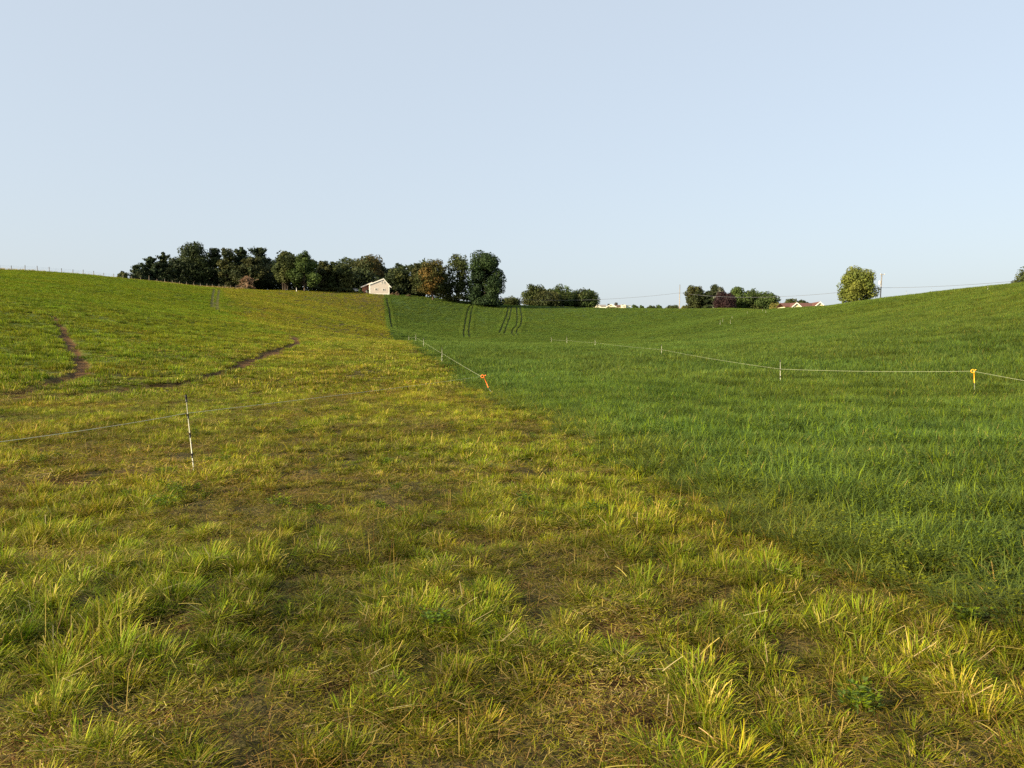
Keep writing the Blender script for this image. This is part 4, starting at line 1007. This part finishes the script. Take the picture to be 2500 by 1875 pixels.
# ------------------------------------------------------------------ wooden fence on the left hill
def hill_fence():
    xs = [-22, 6, 34, 67, 97, 126, 156, 183, 208, 234, 258, 282, 305, 326, 348, 368, 387, 406, 424, 442, 459, 476, 493, 508, 522, 538, 553, 566, 579, 592]
    def depth(p): return float(np.interp(p, [-150, 0, 140, 283, 440, 565, 712], [193, 203, 215, 236, 266, 294, 314]))
    first = None; rng = random.Random(4); m = solid('fence_wood', (0.20, 0.17, 0.14), .9, .25, 6); tops = []
    c = at(283, 760, depth(283)); root = tag(empty('wooden_fence', (c.x, c.y, gz(c.x, c.y))), 'wooden post and wire fence along the top of the left hill', 'fence')
    o0 = Vector(root.location)
    for i, p in enumerate(xs):
        Y = depth(p); x = (p - CX) / FPX * Y; z = gz(x, Y); h = rng.uniform(1.25, 1.55) if p != 368 else 2.1
        lean = rng.uniform(-.07, .07)
        me = MB().tube([(0, 0, -.3), (lean * .5, 0, h * .5), (lean, 0, h)], [.085, .08, .075], 7).mesh('post', m, True)
        q = obj('post', me, root); q.location = Vector((x, Y, z)) - o0; tops.append(Vector((x, Y, z)) - o0)
    for hh in (.5, .85, 1.15):
        MB().tube([t + Vector((0, -.09, hh)) for t in tops], .008, 4).build('wire', M_WIRE, root)
hill_fence()
def marker_post():
    Y = 309; x = (726 - CX) / FPX * Y; z = gz(x, Y)
    root = tag(empty('marker_post', (x, Y, z)), 'short white marker post in front of the bright green tree', 'post')
    MB().tube([(0, 0, -.2), (0, 0, 1.45)], .11, 10).build('pipe', M_TRIM, root, True)
    MB().tube([(0, 0, 1.451), (0, 0, 1.60)], [.13, .10], 10).build('cap', M_ROOFG, root, True)
marker_post()

# ------------------------------------------------------------------ portable electric fence
M_ROD = solid('white_fibreglass', (0.66, 0.64, 0.52), .4, .05, 20); M_CLIP = solid('black_plastic', (0.018, 0.016, 0.015), .45, .1, 20)
M_STEEL = solid('pale_steel_rod', (0.55, 0.54, 0.46), .35, .08, 20, .4); M_TWINE = solid('pale_polywire', (0.33, 0.35, 0.22), .6, .1, 40)
M_ORANGE = solid('orange_plastic', (0.90, 0.17, 0.03), .35, .05, 20); M_AMBER = solid('amber_plastic', (0.95, 0.42, 0.02), .35, .05, 20)
def step_post(label, px, ptop, pyb, Y, pxb=None, rad=.007, clips=(.72, .47, .2), group='white step-in posts'):
    """rod from the soil to its black cap, with black wire clips"""
    top = at(px, ptop, Y); x = at(pxb if pxb else px, pyb, Y).x; z = gz(x, Y)
    root = tag(empty('step_in_post', (x, Y, z)), label, 'fence post', group)
    d = Vector((top.x - x, 0, top.z - z))
    MB().tube([-d * .12, d * .5, d * .97], rad, 8).build('rod', M_ROD, root, True)
    cp = MB().tube([d * .90, d * .95, d * .985, d], [rad * 2.0, rad * 2.3, rad * 2.9, rad * 1.6], 10)
    cp.tube([d * .965 + Vector((-.001, -rad * 4.5, 0)), d * .965 + Vector((.001, rad * 4.5, .003))], rad * 1.2, 6); cp.build('cap', M_CLIP, root, True)
    for f in clips:
        c_ = MB().tube([d * (f - .055), d * f, d * (f + .004)], [rad * 1.8, rad * 2.1, rad * 2.6], 10)
        c_.tube([d * f + Vector((-rad, 0, .0)), d * f + Vector((-rad * 4.2, 0, .012)), d * f + Vector((-rad * 4.4, 0, .03))], rad * .9, 5); c_.build('clip', M_CLIP, root, True)
    return root, Vector((x, Y, z)), d
rootA, bA, dA = step_post('white step-in post with black clips standing nearest the camera', 453.5, 963, 1140, 10.9, 473, .0062, (.745, .50, .235))
POSTS = [
 ('tallest-looking step-in post in the tall grass, left of the amber pigtail', 1905, 878, 934, 31, .011),
 ('step-in post second in the row left of the amber pigtail', 1615, 841, 872, 54, .013),
 ('step-in post third in the row left of the amber pigtail', 1453, 828, 848, 80, .016),
 ('step-in post fourth in the row left of the amber pigtail', 1384, 821, 841, 100, .018),
 ('faint step-in post at the far end of the row across the tall grass', 1346, 822, 838, 115, .018),
 ('nearest step-in post on the mowing line beyond the orange pigtail', 1079, 848, 886, 51, .013),
 ('second step-in post on the mowing line beyond the orange pigtail', 1034, 825, 853, 72, .015),
 ('third step-in post on the mowing line beyond the orange pigtail', 1015, 814, 836, 97, .017),
 ('farthest step-in post on the mowing line beyond the orange pigtail', 998, 819, 833, 120, .018)]
PT = []
for lab, px, pt, pb, Y, rd in POSTS:
    PT.append(step_post(lab, px, pt, pb, Y, None, rd * .68, (.62, .33)))
FAR = [('step-in post at the left end of the far cluster on the green slope', 1757, 773, 196, .02), ('step-in post second from left in the far cluster on the green slope', 1763, 772, 200, .02),
       ('step-in post lowest in the far cluster on the green slope', 1782, 778, 190, .02), ('step-in post standing highest in the left half of the far cluster', 1786, 770, 205, .022),
       ('step-in post alone midway along the far slope', 1823, 762, 215, .022), ('step-in post left one of the pair near the red roofed house', 1860, 760, 215, .022),
       ('step-in post right one of the pair near the red roofed house', 1868, 762, 200, .022), ('step-in post on the skyline below the red roof', 1938, 750.5, 205, .022),
       ('step-in post on the right hill skyline nearest the leaning pole', 2209, 710, 150, .018), ('thin step-in post on the right hill skyline, middle one', 2270, 707, 142, .012),
       ('step-in post on the right hill nearest the right edge', 2407, 696, 112, .016)]
for lab, px, pt, Y, rd in FAR:
    rd *= .75
    x = (px - CX) / FPX * Y; top = at(px, pt, Y).z; g = gz(x, Y)
    if top - g < .85: top = g + .95
    if top - g > 1.6: top = g + 1.3
    root = tag(empty('step_in_post', (x, Y, g)), lab, 'fence post', 'white step-in posts')
    h = top - g
    MB().tube([(0, 0, -.1), (0, 0, h * .93)], rd, 7).build('rod', M_ROD, root, True)
    MB().tube([(0, 0, h * .9), (0, 0, h)], rd * 1.7, 8).build('cap', M_CLIP, root, True)
    MB().tube([(0, 0, h * .58), (0, 0, h * .64)], rd * 1.6, 8).build('clip', M_CLIP, root, True)

def pigtail(label, px, ptop, psl, pxsl, pyb, pxb, Y, m, flip=1):
    """steel rod with a plastic-sleeved upper part ending in an open curl"""
    top = at(px, ptop, Y); base = at(pxb, pyb, Y); z = gz(base.x, Y)
    root = tag(empty('pigtail_post', (base.x, Y, z)), label, 'fence post', 'pigtail posts')
    o = Vector((base.x, Y, z)); t = top - o; sl = at(pxsl, psl, Y) - o; t.y = 0; sl.y = 0
    ax = (t - sl).normalized()
    MB().tube([-sl * .15, sl * .5, sl], .007, 8).build('rod', M_STEEL, root, True)
    MB().tube([sl, (sl + t) / 2, t - ax * .05], .0135, 8).build('sleeve', m, root, True)
    r0 = .052; c = t + Vector((-.045 * flip, 0, .0)); P = [t - ax * .05]
    for i in range(26):
        q = -0.5 + i / 25 * 2 * math.pi * 1.12
        P.append(c + Vector((math.cos(q) * r0 * flip, -.012 + .03 * i / 25, math.sin(q) * r0)))
    P.append(P[-1] + Vector((.075 * flip, .01, .035)))
    MB().tube(P, .0135, 8).build('curl', m, root, True)
    return o, t
oO, tO = pigtail('leaning orange pigtail post at the corner of the mown strip', 1181, 919, 946, 1192, 968, 1203, 29.5, M_ORANGE)
oM, tM = pigtail('amber yellow pigtail post in the tall grass at the right', 2378, 906, 935, 2379, 968, 2379, 27, M_AMBER)
def strand(label, pts, sag, rad):
    P = []
    for i, (a, b) in enumerate(zip(pts[:-1], pts[1:])):
        for k in range(13):
            if k == 0 and P: continue
            t = k / 12; p = a.lerp(b, t); p.z -= sag * 4 * t * (1 - t); P.append(p)
    rads = [max(rad, 0.00005 * p.y) for p in P]
    return tag(MB().tube(P, rads, 5).build('fence_wire', M_TWINE), label, 'fence wire', 'polywire strands')
off = Vector((-.012, -.012, 0))
curlO = oO + tO + Vector((-.09, -.01, 0)); curlM = oM + tM + Vector((-.05, -.012, 0))
strand('thin electric wire from the orange pigtail past the nearest post to the left edge', [curlO, bA + dA * .75 + Vector((-.03, 0, .005)), at(-60, 1086, 7.6)], .02, .0030).data.materials[0] = solid('pale_straw_polywire', (0.60, 0.58, 0.40), .6, .1, 40)
mline = [PT[i][1] + PT[i][2] * .62 + off for i in (5, 6, 7, 8)]
strand('pale electric wire running from the orange pigtail along the mowing line', [curlO] + mline, .02, .004)
rline = [PT[i][1] + PT[i][2] * .62 + off for i in (0, 1, 2, 3, 4)]
strand('pale electric wire crossing the tall grass to the amber pigtail', [curlM] + rline, .05, .004)
strand('pale electric wire from the amber pigtail to the right edge', [curlM, at(2620, 950, 21)], .01, .0045)
